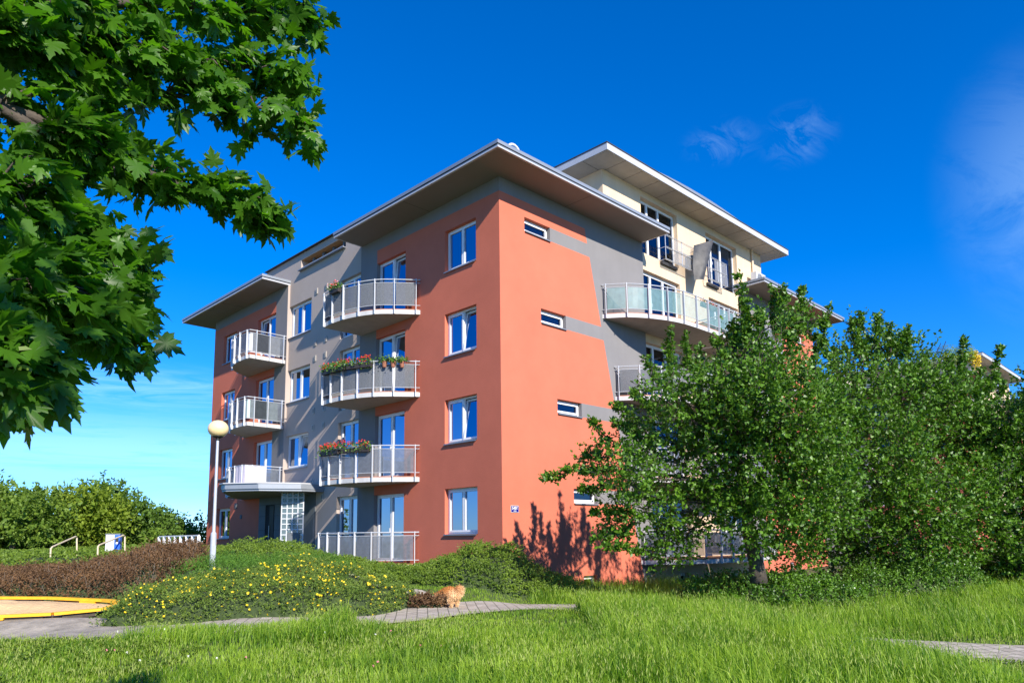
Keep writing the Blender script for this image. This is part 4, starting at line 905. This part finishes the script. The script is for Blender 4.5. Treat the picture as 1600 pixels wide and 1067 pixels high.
# ------------------------------------------------------------------ street lamp
def lamp():
    b = P(331, 902, 17.0); b[2] = float(gxy(b[0], b[1])); zc = P(338, 670, 17.0)[2]
    T = thing('street_lamp', 'slim silver street lamp with a round yellowed globe standing in the green shrubs', 'street lamp', b); h = zc-b[2]
    m = MB(); m.tube([(0, 0, -.3), (0, 0, .98), (0, 0, 1.02), (0, 0, 1.06)], [.066, .066, .064, .040], m_rail, n=20); m.tube([(0, 0, 1.05), (0, 0, h-.24)], [.038, .030], m_rail, n=20)
    m.box((-.03, -.071, .45), (.03, -.062, .75), m_rail); m.build('pole', T, smooth=False)
    m = MB(); m.tube([(0, 0, h-.27), (0, 0, h-.22)], [.045, .05], m_black, n=16); m.tube([(0, 0, h-.22), (0, 0, h-.19), (0, 0, h-.165)], [.06, .115, .13], m_black, n=24); m.build('lamp_holder', T, smooth=True)
    gm = mat('yellowed_opal_globe', (.86, .66, .34), .28, var=.05, vscale=3, spec=.5)
    k = 24; pts = []; rr = []
    for i in range(k+1): a = -math.pi/2+math.pi*i/k; pts.append((0, 0, h+.205*math.sin(a))); rr.append(max(.004, .235*math.cos(a)))
    m = MB(); m.tube(pts, rr, gm, n=40); m.build('globe', T, smooth=True)
lamp()
# ------------------------------------------------------------------ sandbox
sp = np.array([(-13.5, 13.25), (-11.2, 13.05), (-9.4, 13.12), (-8.2, 13.5), (-7.55, 14.05), (-7.45, 14.6), (-8.1, 15.05), (-9.4, 15.35), (-11.2, 15.45), (-13.5, 15.4)])
o0 = SD(-10, 14.3, 0); T = thing('sandbox', 'yellow framed wooden sandbox full of sand at the left edge', 'sandbox', o0)
m_yw = mat('yellow_painted_wood', (.78, .42, .015), .6, var=.18, vscale=5); m_sand = mat('sand', (.66, .44, .22), .95, var=.10, vscale=3, bump=.9, bscale=14, bdist=.04)
zs = [float(ghs(a, b)) for a, b in sp]
for i in range(len(sp)-1):
    a = SD(*sp[i], zs[i]+.12)-o0; b = SD(*sp[i+1], zs[i+1]+.12)-o0; t = nrm(b-a); m = MB(); m.bar(a+t*.01, b-t*.01, .16, .05, m_yw); m.bar(a+t*.15-[0, 0, .07], b-t*.15-[0, 0, .07], .05, .08, m_bark)
    m.build('plank', T)
    if i % 2 == 0:
        m = MB(); c = a+t*.35; m.obox(c-[0, 0, .045], t*.17, nrm(np.cross(t, (0, 0, 1)))*.11, (0, 0, .018), m_yw); m.build('bracket', T)
cen = sp.mean(0); nn_ = 26; V = []; F = []
for j in range(nn_):
    f = j/(nn_-1)
    for p in sp: q = cen+(p-cen)*(.97*f); V.append(SD(q[0], q[1], float(ghs(q[0], q[1]))+.06+.05*float(vnoise(q[0], q[1], 1.3, 5))*(1-f)+.10*(1-f))-o0)
k = len(sp)
for j in range(nn_-1):
    for i in range(k): F.append((j*k+i, j*k+(i+1) % k, (j+1)*k+(i+1) % k, (j+1)*k+i))
npmesh('sand', np.array(V), np.array(F), m_sand, T, smooth=True)
# packed grey soil in front of it
m_dirt = mat('packed_grey_soil', (.30, .26, .205), .95, var=.4, vscale=3.5, bump=.8, bscale=30, bdist=.02)
V_, F_, _ = ribbon([(-15, 12.2), (-11, 12.35), (-9.0, 12.45), (-7.2, 12.5), (-5.9, 12.55)], 2.1, n=60, lift=.03, across=24); tag(npmesh('bare_soil', V_, F_, m_dirt, smooth=True), kind='structure')
# ------------------------------------------------------------------ handrails, box, rack on the bank
m_cr = mat('cream_pipe_paint', (.62, .52, .36), .5, var=.2, vscale=12)
def handrail(px, d, label):
    pts = [P(u, v, d_) for u, v, d_ in px]; o = pts[0]; T = thing('handrail', label, 'handrail', o)
    g = [q-o for q in pts]; a, b, c, e = g; m = MB(); dn = lambda q: q-np.array([0, 0, .0])
    m.tube([a, b+(a-b)*.06, b+(c-b)*.05, b+(c-b)*.95, c+(e-c)*.06, e], .024, m_cr, n=8); m.build('rail', T, smooth=False)
    m = MB(); f = lambda t: b+(c-b)*t
    lo1 = a+(b-a)*.04; lo2 = e+(c-e)*.42; m.tube([lo1, lo2], .02, m_cr, n=8); m.build('lower_rail', T)
handrail([(78, 880, 21.5), (79.5, 855, 21.5), (120, 837, 23.5), (120, 880, 23.5)], 22, 'cream pipe handrail on the far left of the bank, the left one of two')
handrail([(152, 880, 21.5), (153, 852, 21.5), (195, 835, 23.5), (195, 880, 23.5)], 22, 'cream pipe handrail beside the grey and blue box')
b = P(176, 870, 23.5); T = thing('meter_box', 'pale grey utility box with a blue front on the bank behind the handrail', 'utility box', b)
m_bg = mat('pale_grey_box', (.55, .56, .58), .5, var=.05); m_bl = mat('blue_panel', (.02, .12, .62), .4)
ux = HR*.95+HF*.3; ux /= np.linalg.norm(ux); uy = np.cross([0, 0, 1.0], ux)
m = MB(); m.obox((0, 0, .36), ux*.20, uy*.18, (0, 0, .36), m_bg); m.obox((0, 0, .725), ux*.22, uy*.2, (0, 0, .012), m_sill); m.build('cabinet', T, bevel=.01)
m = MB(); m.obox(ux*.206+np.array([0, 0, .37]), ux*.005, uy*.165, (0, 0, .32), m_bl); m.obox(-uy*.182+ux*.13+np.array([0, 0, .37]), ux*.075, uy*.003, (0, 0, .33), m_bl); m.build('front_panel', T)
m = MB(); m.obox(-uy*.187+ux*.13+np.array([0, 0, .52]), ux*.045, uy*.002, (0, 0, .07), m_black); m.obox(-uy*.190+ux*.13+np.array([0, 0, .44]), ux*.03, uy*.002, (0, 0, .03), m_whitep); m.build('meter_window', T)
a = P(249, 838, 31.0); b = P(311, 836, 28.0); zt = (a[2]+b[2])/2
T = thing('railing', 'white slatted railing on the bank left of the house', 'railing', (a[0], a[1], zt-.95)); L_ = np.array([b[0]-a[0], b[1]-a[1], 0.0]); n_ = 8
m = MB(); m.bar((0, 0, .95), tuple(L_+[0, 0, .95]), .05, .05, m_upvc); m.bar((0, 0, .1), tuple(L_+[0, 0, .1]), .04, .04, m_upvc); m.build('rail', T)
for i in range(n_):
    m = MB(); p = L_*i/(n_-1); m.bar(tuple(p+[0, 0, 0]), tuple(p+[0, 0, .93]), .12, .03, m_upvc, side=(HR[0], HR[1], 0)); m.build('slat', T)
# ------------------------------------------------------------------ house number sign
T = thing('house_number_sign', 'small blue enamel number plate reading 5406 on the terracotta wall near the corner', 'sign', (.505, -.002, 2.495))
m_nav = mat('blue_enamel', (.01, .012, .22), .25, spec=.6)
m = MB(); m.box((-.165, -.012, -.10), (.165, -.0, .10), m_whitep); m.box((-.155, -.016, -.09), (.155, -.0125, .09), m_nav); m.build('plate', T)
def text(body, size, loc, parent, mt, name='lettering'):
    c = bpy.data.curves.new('t', 'FONT'); c.body = body; c.size = size; c.align_x = 'CENTER'; c.align_y = 'CENTER'; c.extrude = .001; c.offset = .003
    o = bpy.data.objects.new('t', c); COL.objects.link(o); bpy.context.view_layer.update()
    me = bpy.data.meshes.new_from_object(o.evaluated_get(bpy.context.evaluated_depsgraph_get())); bpy.data.objects.remove(o); me.name = name
    me.materials.clear(); me.materials.append(mt); q = bpy.data.objects.new(name, me); COL.objects.link(q); q.location = loc; q.rotation_euler = (R(90), 0, 0); q.parent = parent; return q
text('5406', .125, (0, -.018, .022), T, m_whitep)
m = MB(); m.box((-.06, -.018, -.062), (.06, -.0165, -.045), m_whitep); m.build('underline', T)
# ------------------------------------------------------------------ flower boxes, pots
m_box = mat('dark_planter', (.035, .028, .025), .6); m_pot = mat('terracotta_pot', (.30, .12, .07), .8, var=.1)
ml_ger = leafmat('geranium_leaf', (.05, .14, .015), (.17, .30, .03), .5, .3)
def foliage(T, cx, n, rad, ls, m, seed, box=None):
    r = np.random.default_rng(seed); C = r.normal(size=(n, 3))*np.array(rad)+cx; V, F, v = flat_leaves(C, ls*r.uniform(.6, 1.2, n), .95, seed, 1.0); npmesh('leaves', V, F, m, T, var=v)
def flowerbox(fn, s0, s1, z, label, seed, cols, nf=60, trail=True):
    bo, at_, nr_, tot = fn; r = np.random.default_rng(seed); p0, p1 = at_(s0), at_(s1); n = nr_((s0+s1)/2); c = (p0+p1)/2+n*.13; t = nrm(p1-p0); ln = np.linalg.norm(p1-p0)
    T = thing('flower_box', label, 'flower box', (c[0], c[1], z), 'flower boxes hung on the balcony rails'); t3 = np.array([*t, 0]); n3 = np.array([*n, 0])
    m = MB(); m.obox((0, 0, -.09), t3*ln/2, n3*.075, (0, 0, .075), m_box)
    for q in (-.3, .3): m.bar(tuple(t3*ln*q+[0, 0, -.17]), tuple(t3*ln*q-n3*.13+[0, 0, .03]), .02, .006, m_black)
    m.build('trough', T)
    k = 330; C = t3*(r.uniform(-.56, .56, (k, 1))*ln)+n3*r.normal(size=(k, 1))*.085+np.array([0, 0, 1])*r.uniform(-.06, .19, (k, 1))
    if trail: q = r.uniform(size=k) < .2; C[q] = C[q]+n3*.07-np.array([0, 0, 1])*r.uniform(.02, .16, (int(q.sum()), 1))
    V, F, v = flat_leaves(C, .062*r.uniform(.6, 1.2, k), .95, seed, 1.0); npmesh('leaves', V, F, ml_ger, T, var=v)
    m = MB()
    for i in range(nf):
        c = t3*r.uniform(-.5, .5)*ln+n3*(.02+abs(r.normal())*.09)+np.array([0, 0, r.uniform(.03, .25)])
        for j in range(7): dv = nrm(r.normal(size=3)); a = nrm(np.cross(dv, r.normal(size=3))); e = c+dv*.022; m.face([e-a*.016, e+np.cross(dv, a)*.016, e+a*.016, e-np.cross(dv, a)*.016], cols[i % len(cols)])
    m.build('blossoms', T)
fb = lambda *a, **k: flowerbox(*a, **k)
Rt = BAL[('R', 2)][3]
def arcR(pt, key): bo, at_, nr_, tot = BAL[key]; ss = np.linspace(0, tot, 200); return ss[int(np.argmin([np.linalg.norm(at_(s)-np.array(pt)) for s in ss]))]
z3 = SLAB[2]+1.16; z2 = SLAB[1]+1.16; z4 = SLAB[3]+1.16
s_a = arcR((-1.66, 7.0), ('R', 2)); s_b = arcR((-1.55, 5.9), ('R', 2)); s_c = arcR((-1.15, 4.95), ('R', 2))
fb(BAL[('R', 2)], s_b+.55, s_a+.15, z3, 'long leafy box with few red blooms at the left end of the third floor rail', 1, [m_redp], 14)
fb(BAL[('R', 2)], s_b-.02, s_b+.5, z3, 'short box of geraniums between two longer flower boxes on the third floor rail', 2, [m_redp], 12)
fb(BAL[('R', 2)], s_c+.0, s_b-.07, z3, 'box full of orange red geraniums on the third floor rail, nearest the flower pots', 3, [m_redp], 48)
fb(BAL[('R', 1)], s_b+.2, s_a+.2, z2, 'long dark box of red geraniums at the left end of the second floor rail', 4, [m_redp], 64)
fb(BAL[('R', 1)], s_c+.05, s_b+.1, z2, 'dark box of red geraniums beside the long one on the second floor rail', 5, [m_redp], 44)
fb(BAL[('R', 3)], s_b+.35, s_b+.85, z4, 'small box with pink flowers on the top floor balcony rail', 6, [m_pinkp, m_redp], 26, trail=False)
for i, (s_, lb) in enumerate(((s_c-.38, 'left'), (s_c-.66, 'middle'), (s_c-.95, 'right'))):
    bo, at_, nr_, tot = BAL[('R', 2)]; p = at_(s_)+nr_(s_)*.14; T = thing('flower_pot', 'brown pot with trailing green leaves on the third floor rail, %s one of three' % lb, 'flower pot', (p[0], p[1], z3), 'brown pots hung on the third floor rail')
    m = MB(); m.tube([(0, 0, -.2), (0, 0, -.02), (0, 0, .0)], [.06, .095, .1], m_pot, n=14); m.build('pot', T, smooth=False); foliage(T, np.array([0, 0, .07]), 170, (.12, .12, .055), .07, ml_ger, 80+i)
# planters on the right hand top floor balcony
for i, (x, z, lb) in enumerate(((12.75, SLAB[3]+1.2, 'terracotta planter with thin green plants on the top floor rail beside the pear shoots'), (14.9, SLAB[3]+1.05, 'orange planter partly hidden by pear leaves on the far top floor rail'))):
    T = thing('planter', lb, 'planter', (x, -1.80, z)); m = MB(); m.box((-.28, -.09, -.17), (.28, .09, .0), mat('orange_plastic', (.55, .17, .06), .5)); m.box((-.30, -.11, -.02), (.30, .11, .01), MAT['orange_plastic']); m.build('trough', T); foliage(T, np.array([0, 0, .1]), 90, (.18, .06, .07), .06, ml_ger, 90+i)
# pink flowers hung along the glass balcony
bo, at_, nr_, tot = BAL[('F', 3, 0)]
for i, s_ in enumerate((4.9, 5.5)):
    p = at_(s_)+nr_(s_)*.0; T = thing('flower_box', ('left' if i == 0 else 'right')+' of two small pink flower boxes behind the glass panelled balcony rail', 'flower box', (p[0], p[1]+.12, z4-.02)); m = MB(); m.box((-.24, -.06, -.14), (.24, .06, 0), m_box); m.build('trough', T); foliage(T, np.array([0, 0, .05]), 60, (.13, .05, .04), .05, ml_ger, 95+i)
    m = MB(); r = np.random.default_rng(97+i)
    for j in range(60): c = r.normal(size=3)*[.14, .05, .04]+[0, 0, .09]; a = nrm(r.normal(size=3))*.02; b_ = nrm(np.cross(a, r.normal(size=3)))*.02; m.face([c-a, c+b_, c+a, c-b_], m_redp if j % 2 else m_pinkp)
    m.build('blossoms', T)
# bird house / lantern on the third floor right balcony
T = thing('lantern', 'small dark lantern with peaked lid on the balcony post by the grey wall', 'lantern', (7.05, -1.42, SLAB[2]+1.24)); m = MB(); m.box((-.09, -.09, 0), (.09, .09, .12), m_soffit); m.build('body', T); m = MB()
for i in range(4): a = math.pi/4+i*math.pi/2; b_ = a+math.pi/2; m.face([(.2*math.cos(a), .2*math.sin(a), .12), (.2*math.cos(b_), .2*math.sin(b_), .12), (0, 0, .24)], m_bark_l)
m.build('lid', T)
# laundry pole on first-floor left balcony and telephone-like cables are left out; white cloth over the rail is part of the balcony
# air conditioner
T = thing('air_conditioner', 'pale outdoor air conditioner unit on the flat roof beside the top storey wall', 'air conditioner', (16.55, -.25, 13.0)); m = MB(); m.box((-.45, -.15, .08), (.45, .15, .72), m_bg); m.build('casing', T, bevel=.015)
m = MB(); m.tube([(-.12, -.151, .4), (-.12, -.165, .4)], [.26, .25], m_slate, n=24)
for i in range(9): z = .16+.06*i; m.box((-.34, -.172, z), (.10, -.166, z+.012), m_bg)
m.build('fan_grille', T); m = MB(); m.box((-.4, -.1, 0), (-.34, .1, .08), m_black); m.box((.34, -.1, 0), (.4, .1, .08), m_black); m.build('foot', T)
# grey sheet tied to the top storey rail
def sheet():
    T = thing('tarpaulin', 'dark grey sheet twisted out from the rail between the two top storey windows', 'sheet', (11.2, -.45, 13.0)); m = MB(); m_t = mat('grey_sheet', (.065, .062, .06), .6, var=.4, vscale=5, spec=.5)
    c = [np.array(q) for q in ((10.66, -.42, 13.40), (12.02, -.50, 13.99), (11.10, -.62, 12.02), (10.62, -.40, 11.92))]; o = np.array((11.2, -.45, 13.0)); n = 14; g = np.empty((n+1, n+1), object)
    for i in range(n+1):
        for j in range(n+1):
            a, b_ = i/n, j/n; top = c[0]*(1-a)+c[1]*a; bot = c[3]*(1-a)+c[2]*a; q = top*(1-b_)+bot*b_-o; q[1] += .06*math.sin(a*5+b_*3)-.1*math.sin(math.pi*a)*math.sin(math.pi*b_); g[i, j] = q
    for i in range(n):
        for j in range(n): m.face([g[i, j], g[i+1, j], g[i+1, j+1], g[i, j+1]], m_t)
    m.build('cloth', T, smooth=False)
sheet()
# plants and sunshade on the terrace of the far block
for i, (u, v, rad, lb, ml) in enumerate(((1445, 566, .9, 'grey green bushy plant on the far block terrace, leftmost', ml_rose), (1480, 562, .9, 'olive green bush in the middle of the far block terrace', ml_far), (1508, 560, .8, 'yellowish bush beside the yellow sunshade on the far terrace', ml_far))):
    c = P(u, v+2, 50); T = thing('terrace_shrub', lb, 'shrub', c); r = np.random.default_rng(200+i); n = 900; d = nrm(r.normal(size=(n, 3)))*rad*(r.uniform(size=(n, 1))**.4)*[1, 1, .9]; V, F, v_ = flat_leaves(d+[0, 0, .4], .14, .6, 200+i, 1.0); npmesh('foliage', V, F, ml, T, var=v_)
    m = MB(); m.tube([(0, 0, -1.2), (0, 0, .3)], .05, m_bark, n=6); m.build('stem', T)
c = P(1524, 566, 50); T = thing('terrace_shrub', 'bright yellow flowering shrub at the roof corner of the far block terrace', 'shrub', c); r = np.random.default_rng(210); n = 520; d = nrm(r.normal(size=(n, 3)))*[.42, .42, .75]*(r.uniform(size=(n, 1))**.4); d[:, 2] -= .15*np.abs(d[:, 0]); V, F, v_ = flat_leaves(d+[0, 0, .2], .13, .6, 211, 1.0); npmesh('foliage', V, F, m_yel, T, var=v_)
m = MB(); m.tube([(0, 0, -1.6), (0, 0, .2)], .04, m_bark, n=6); m.build('stem', T)
for i, (u, v) in enumerate(((1462, 548), (1470, 545))):
    c = P(u-4, 562, 50); e = P(u+8, v-12, 50); T = thing('aerial', ('left' if i == 0 else 'right')+' thin aerial rod leaning above the far terrace plants', 'aerial', c); m = MB(); m.tube([(0, 0, 0), tuple(e-c)], .025, m_black, n=5)
    for q in (.5, .6, .7): p = (e-c)*q; m.bar(tuple(p-HR*.12), tuple(p+HR*.12), .02, .02, m_black)
    m.build('rod', T)

# ------------------------------------------------------------------ dog: seen from behind, nose in the low plants
def dog():
    b = P(708, 951, 15.0); b[2] = float(gxy(b[0], b[1]))+.03
    T = thing('dog', 'fluffy orange dog seen from behind, head down in plants beside the path', 'dog', b)
    f = nrm(HF*.62-HR*.78); s = np.array([f[1], -f[0], 0]); U = np.array([0, 0, 1.0])    # forward, right side, up
    q = lambda a, c, z: tuple(f*a+s*c+U*z)
    sk = [q(0, 0, .30), q(.14, 0, .315), q(.28, 0, .27), q(.40, 0, .20), q(.47, -.01, .12), q(.56, -.01, .07),
          q(-.02, .075, .22), q(.02, .08, .12), q(-.05, .08, .07), q(-.01, .08, .012), q(-.02, -.075, .22), q(.02, -.085, .12), q(-.05, -.09, .07), q(-.01, -.09, .012),
          q(.28, .06, .15), q(.29, .065, .06), q(.31, .065, .012), q(.28, -.06, .15), q(.29, -.07, .06), q(.31, -.07, .012),
          q(-.07, .0, .36), q(-.08, .09, .37), q(-.03, .17, .33), q(.0, .2, .26), q(.45, .05, .19), q(.45, -.06, .19)]
    rad = [.115, .125, .12, .085, .075, .028, .085, .045, .028, .026, .085, .045, .028, .026, .05, .026, .026, .05, .026, .026, .045, .06, .07, .04, .02, .02]
    ed = [(0,1),(1,2),(2,3),(3,4),(4,5),(0,6),(6,7),(7,8),(8,9),(0,10),(10,11),(11,12),(12,13),(2,14),(14,15),(15,16),(2,17),(17,18),(18,19),(0,20),(20,21),(21,22),(22,23),(4,24),(4,25)]
    me = bpy.data.meshes.new('body'); me.from_pydata(sk, ed, []); o = bpy.data.objects.new('body', me); COL.objects.link(o)
    md = o.modifiers.new('skin', 'SKIN'); o.modifiers.new('sub', 'SUBSURF').levels = 2
    for i, r in enumerate(rad): me.skin_vertices[0].data[i].radius = (r, r)
    me.skin_vertices[0].data[0].use_root = True; bpy.context.view_layer.update()
    m2 = bpy.data.meshes.new_from_object(o.evaluated_get(bpy.context.evaluated_depsgraph_get())); bpy.data.objects.remove(o); m2.name = 'body'
    V0 = np.empty(len(m2.vertices)*3); m2.vertices.foreach_get('co', V0); V0 = V0.reshape(-1, 3); N0 = np.empty(len(m2.vertices)*3); m2.vertices.foreach_get('normal', N0); N0 = N0.reshape(-1, 3)
    mf_ = mat('dog_fur', (.50, .19, .045), .9, attr=(.80, .55, .30), spec=.15); a_, c_, z_ = V0@f, V0@s, V0[:, 2]
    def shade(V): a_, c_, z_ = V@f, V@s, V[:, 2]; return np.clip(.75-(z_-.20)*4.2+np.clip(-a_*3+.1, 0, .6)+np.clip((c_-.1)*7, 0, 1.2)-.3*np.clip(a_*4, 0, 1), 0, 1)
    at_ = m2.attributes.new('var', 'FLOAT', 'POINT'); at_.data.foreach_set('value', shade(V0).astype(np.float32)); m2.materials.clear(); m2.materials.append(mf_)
    for p in m2.polygons: p.use_smooth = True
    o = bpy.data.objects.new('body', m2); COL.objects.link(o); o.parent = T
    r = np.random.default_rng(5); n = 16000; i = r.integers(0, len(V0), n); leg = V0[i][:, 2] < .10; C = V0[i]+r.normal(size=(n, 3))*.006; nn = N0[i]
    D = nrm(nn*.55-f*.5-U*.55+r.normal(size=(n, 3))*.25); Ln = np.where(leg, .012, .05)*r.uniform(.6, 1.2, n); tl = (V0[i]@s > .1) & (V0[i][:, 2] > .22); Ln[tl] *= 1.5; D[tl] = nrm(nn[tl]*.9+s*.5-U*.2+r.normal(size=(int(tl.sum()), 3))*.25)
    W = nrm(np.cross(D, r.normal(size=(n, 3))))*.0035; V = np.stack([C-W, C+W, C+D*Ln[:, None]], 1).reshape(-1, 3); F = np.arange(n*3).reshape(-1, 3)
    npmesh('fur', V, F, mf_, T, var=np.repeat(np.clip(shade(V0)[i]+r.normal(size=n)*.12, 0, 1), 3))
dog()
mound('dry_plants', 'dry brown low plants in front of the dog', 'plants', [(-2.05,15.0),(-1.6,14.85),(-1.2,14.95),(-1.18,15.25),(-1.5,15.45),(-2.0,15.4)], K(.18), 3000, .05, ml_brown, 60, spray=8, fall=.2, lean=1.5, tiltv=1.1)

# ------------------------------------------------------------------ the maple whose branches hang in from the upper left
def maple():
    out = []      # outline of a five-lobed leaf, stalk at the origin, length about 1
    half = [(0, 0), (.10, -.10), (.26, -.14), (.20, .02), (.42, .02), (.56, .06), (.50, .16), (.66, .30), (.50, .34), (.46, .40), (.36, .38), (.40, .56), (.50, .70), (.38, .68), (.34, .78), (.24, .66), (.14, .62), (.20, .82), (.12, .86), (.06, .98), (0, 1.12)]
    o2 = np.array(half+[(-x, y) for x, y in half[-2:0:-1]]); ctr = np.array([0, .30]); n = len(o2)
    zf = lambda p: -.16*np.abs(p[..., 0])**1.3*1.2-.22*(p[..., 1]-.1)**2+.05*np.sin(p[..., 0]*14)*.5
    T0 = np.concatenate([o2, ctr[None]]); LV = np.stack([T0[:, 0], T0[:, 1], zf(T0)], -1); LF = np.array([(i, (i+1) % n, n) for i in range(n)])
    base = SD(-4.6, .4, 0.0); base[2] = 0; r = np.random.default_rng(9)
    T = thing('maple_tree', 'big maple whose dark green leafy branches hang in from the upper left', 'tree', base)
    # boughs: (points), each carries twigs
    bpx = [([(-160,420,4.4),(0,180,4.6),(160,150,5.2),(330,170,5.8),(470,190,6.2)], 1), ([(-160,420,4.4),(-20,300,4.2),(80,330,4.6),(150,390,5.0),(205,420,5.2)], 1), ([(-160,520,3.8),(-40,490,3.7),(60,480,4.0),(145,505,4.4),(200,530,4.7)], 1),
           ([(-100,60,4.2),(100,20,4.8),(260,20,5.4),(400,30,6.0),(480,40,6.3)], 1), ([(0,180,4.6),(140,230,5.0),(250,290,5.6),(360,320,6.0),(415,345,6.2)], 1), ([(-160,520,3.8),(-60,560,3.5),(-10,560,3.5),(45,575,3.7)], 1), ([(100,20,4.8),(230,90,5.3),(350,110,5.8),(460,130,6.2)], 1), ([(-160,420,4.4),(-40,420,4.0),(60,430,4.2),(130,450,4.6),(190,470,4.9)], 1),
           ([(0,180,4.6),(90,230,4.8),(170,240,5.2)], 1), ([(-100,60,4.2),(-20,60,4.4),(80,80,4.8),(180,90,5.2)], 1)]
    bpx = [([(u-2 if u > 200 else u, v-12, d*.50) for u, v, d in pts], w) for pts, w in bpx]
    tk = MB(); lo = lambda p: np.array(p)-base; crown0 = base+np.array([0, 0, 2.6]); top = base+np.array([0, 0, 6.4])+HR*.4
    tk.tube([lo(base-[0, 0, .3]), lo(base+[0, 0, .2]), lo(base+[0, 0, 1.6]), lo(crown0), lo((crown0+top)/2+[.1, 0, 0]), lo(top)], [.26, .19, .17, .15, .10, .05], m_bark, n=12)
    C, Dv, S_ = [], [], []
    def sprinkle(p, n, rad, dirb, size=(.04, .094)):
        for _ in range(n):
            C.append(p+nrm(r.normal(size=3))*rad*r.uniform(.15, 1)**.6); Dv.append(nrm(dirb*.6+r.normal(size=3)*.55+np.array([0, 0, -.35]))); S_.append(r.uniform(*size))
    for pts, _ in bpx:
        w_ = [P(*q) for q in pts]; st = crown0+(top-crown0)*r.uniform(0, .4)
        if np.linalg.norm(w_[0]-st) > .3: tk.tube([lo(st), lo((st+w_[0])/2+[0, 0, .25]), lo(w_[0])], [.07, .055, .045], m_bark, n=7)
        cur = catmull(w_, 7); tk.tube([lo(q) for q in cur], list(np.linspace(.024, .004, len(cur))), m_bark, n=6)
        for i in range(4, len(cur)):
            g = nrm(cur[i]-cur[i-1])
            for k in range(3):
                dd_ = nrm(g*.6+r.normal(size=3)*.8+np.array([0, 0, -.1])); ln = r.uniform(.03, .13); e = cur[i]+dd_*ln
                tk.tube([lo(cur[i]), lo((cur[i]+e)/2+[0, 0, .03]), lo(e)], [.005, .004, .002], m_bark, n=4, cap=False); sprinkle(e, 5, .07, dd_); sprinkle((cur[i]+e)/2, 1, .05, dd_)
    # unseen rest of the crown, added overhead and behind to shade the hanging branches
    done = 0
    while done < 130:
        a = SD(r.uniform(-7.5, 1.6), r.uniform(-5.5, 3.0), r.uniform(3.0, 8.5)); s_, d_ = to_sd(a[0], a[1])
        if d_+1.45*a[2] > 7.9 or (d_+1.45*a[2] > 6.6 and s_-.786*a[2] > -.72*(d_+1.45*a[2])) or (d_ > .2 and a[2] < 1.62+.82*d_+.5 and s_ > -.78*d_-.5): continue
        if abs(s_) < .8 and abs(d_) < 1 and a[2] < 3: continue
        done += 1; tk.tube([lo(crown0+(top-crown0)*r.uniform(0, 1)), lo(a)], [.03, .006], m_bark, n=4, cap=False)
        for k in range(6): e = a+r.normal(size=3)*.35; sprinkle(e, 6, .22, nrm(r.normal(size=3)), (.09, .14))
    tk.build('trunk', T, smooth=True)
    C = np.array(C); D = nrm(np.array(Dv)); S_ = np.array(S_); n_ = len(C)
    Nn = nrm(np.array([-.25, -.35, 1.0])+r.normal(size=(n_, 3))*.55); X = nrm(np.cross(D, Nn)); Z = np.cross(X, D); k = len(LV)
    bend = 1.2+.9*r.normal(size=(n_, 1))
    V = C[:, None]+S_[:, None, None]*(LV[None, :, 0:1]*X[:, None]+LV[None, :, 1:2]*D[:, None]+(LV[None, :, 2]*bend)[..., None]*Z[:, None]); V = V.reshape(-1, 3)-base
    F = (np.arange(n_)[:, None, None]*k+LF[None]).reshape(-1, 3); npmesh('crown', V, F, ml_maple, T, var=np.repeat(np.clip(r.beta(1.5, 2, n_), 0, 1), k))
    # winged seeds hanging in bunches
    q = r.choice(n_, 260, replace=False); m = MB(); ms = mat('winged_seed', (.16, .24, .03), .5, trans=.35)
    for c in C[q]:
        for j in range(4):
            a = nrm(r.normal(size=3)*[1, 1, .25]); o = c-base+r.normal(size=3)*.015-[0, 0, .03]; w_ = nrm(np.cross(a, (0, 0, 1)))
            for sg in (-1, 1): e = a*sg; m.face([o, o+e*.012-[0, 0, .004], o+e*.026-[0, 0, .008], o+e*.028+[0, 0, .001], o+e*.014+[0, 0, .005]], ms)
    m.build('seeds', T)
    print('maple leaves', n_)
maple()
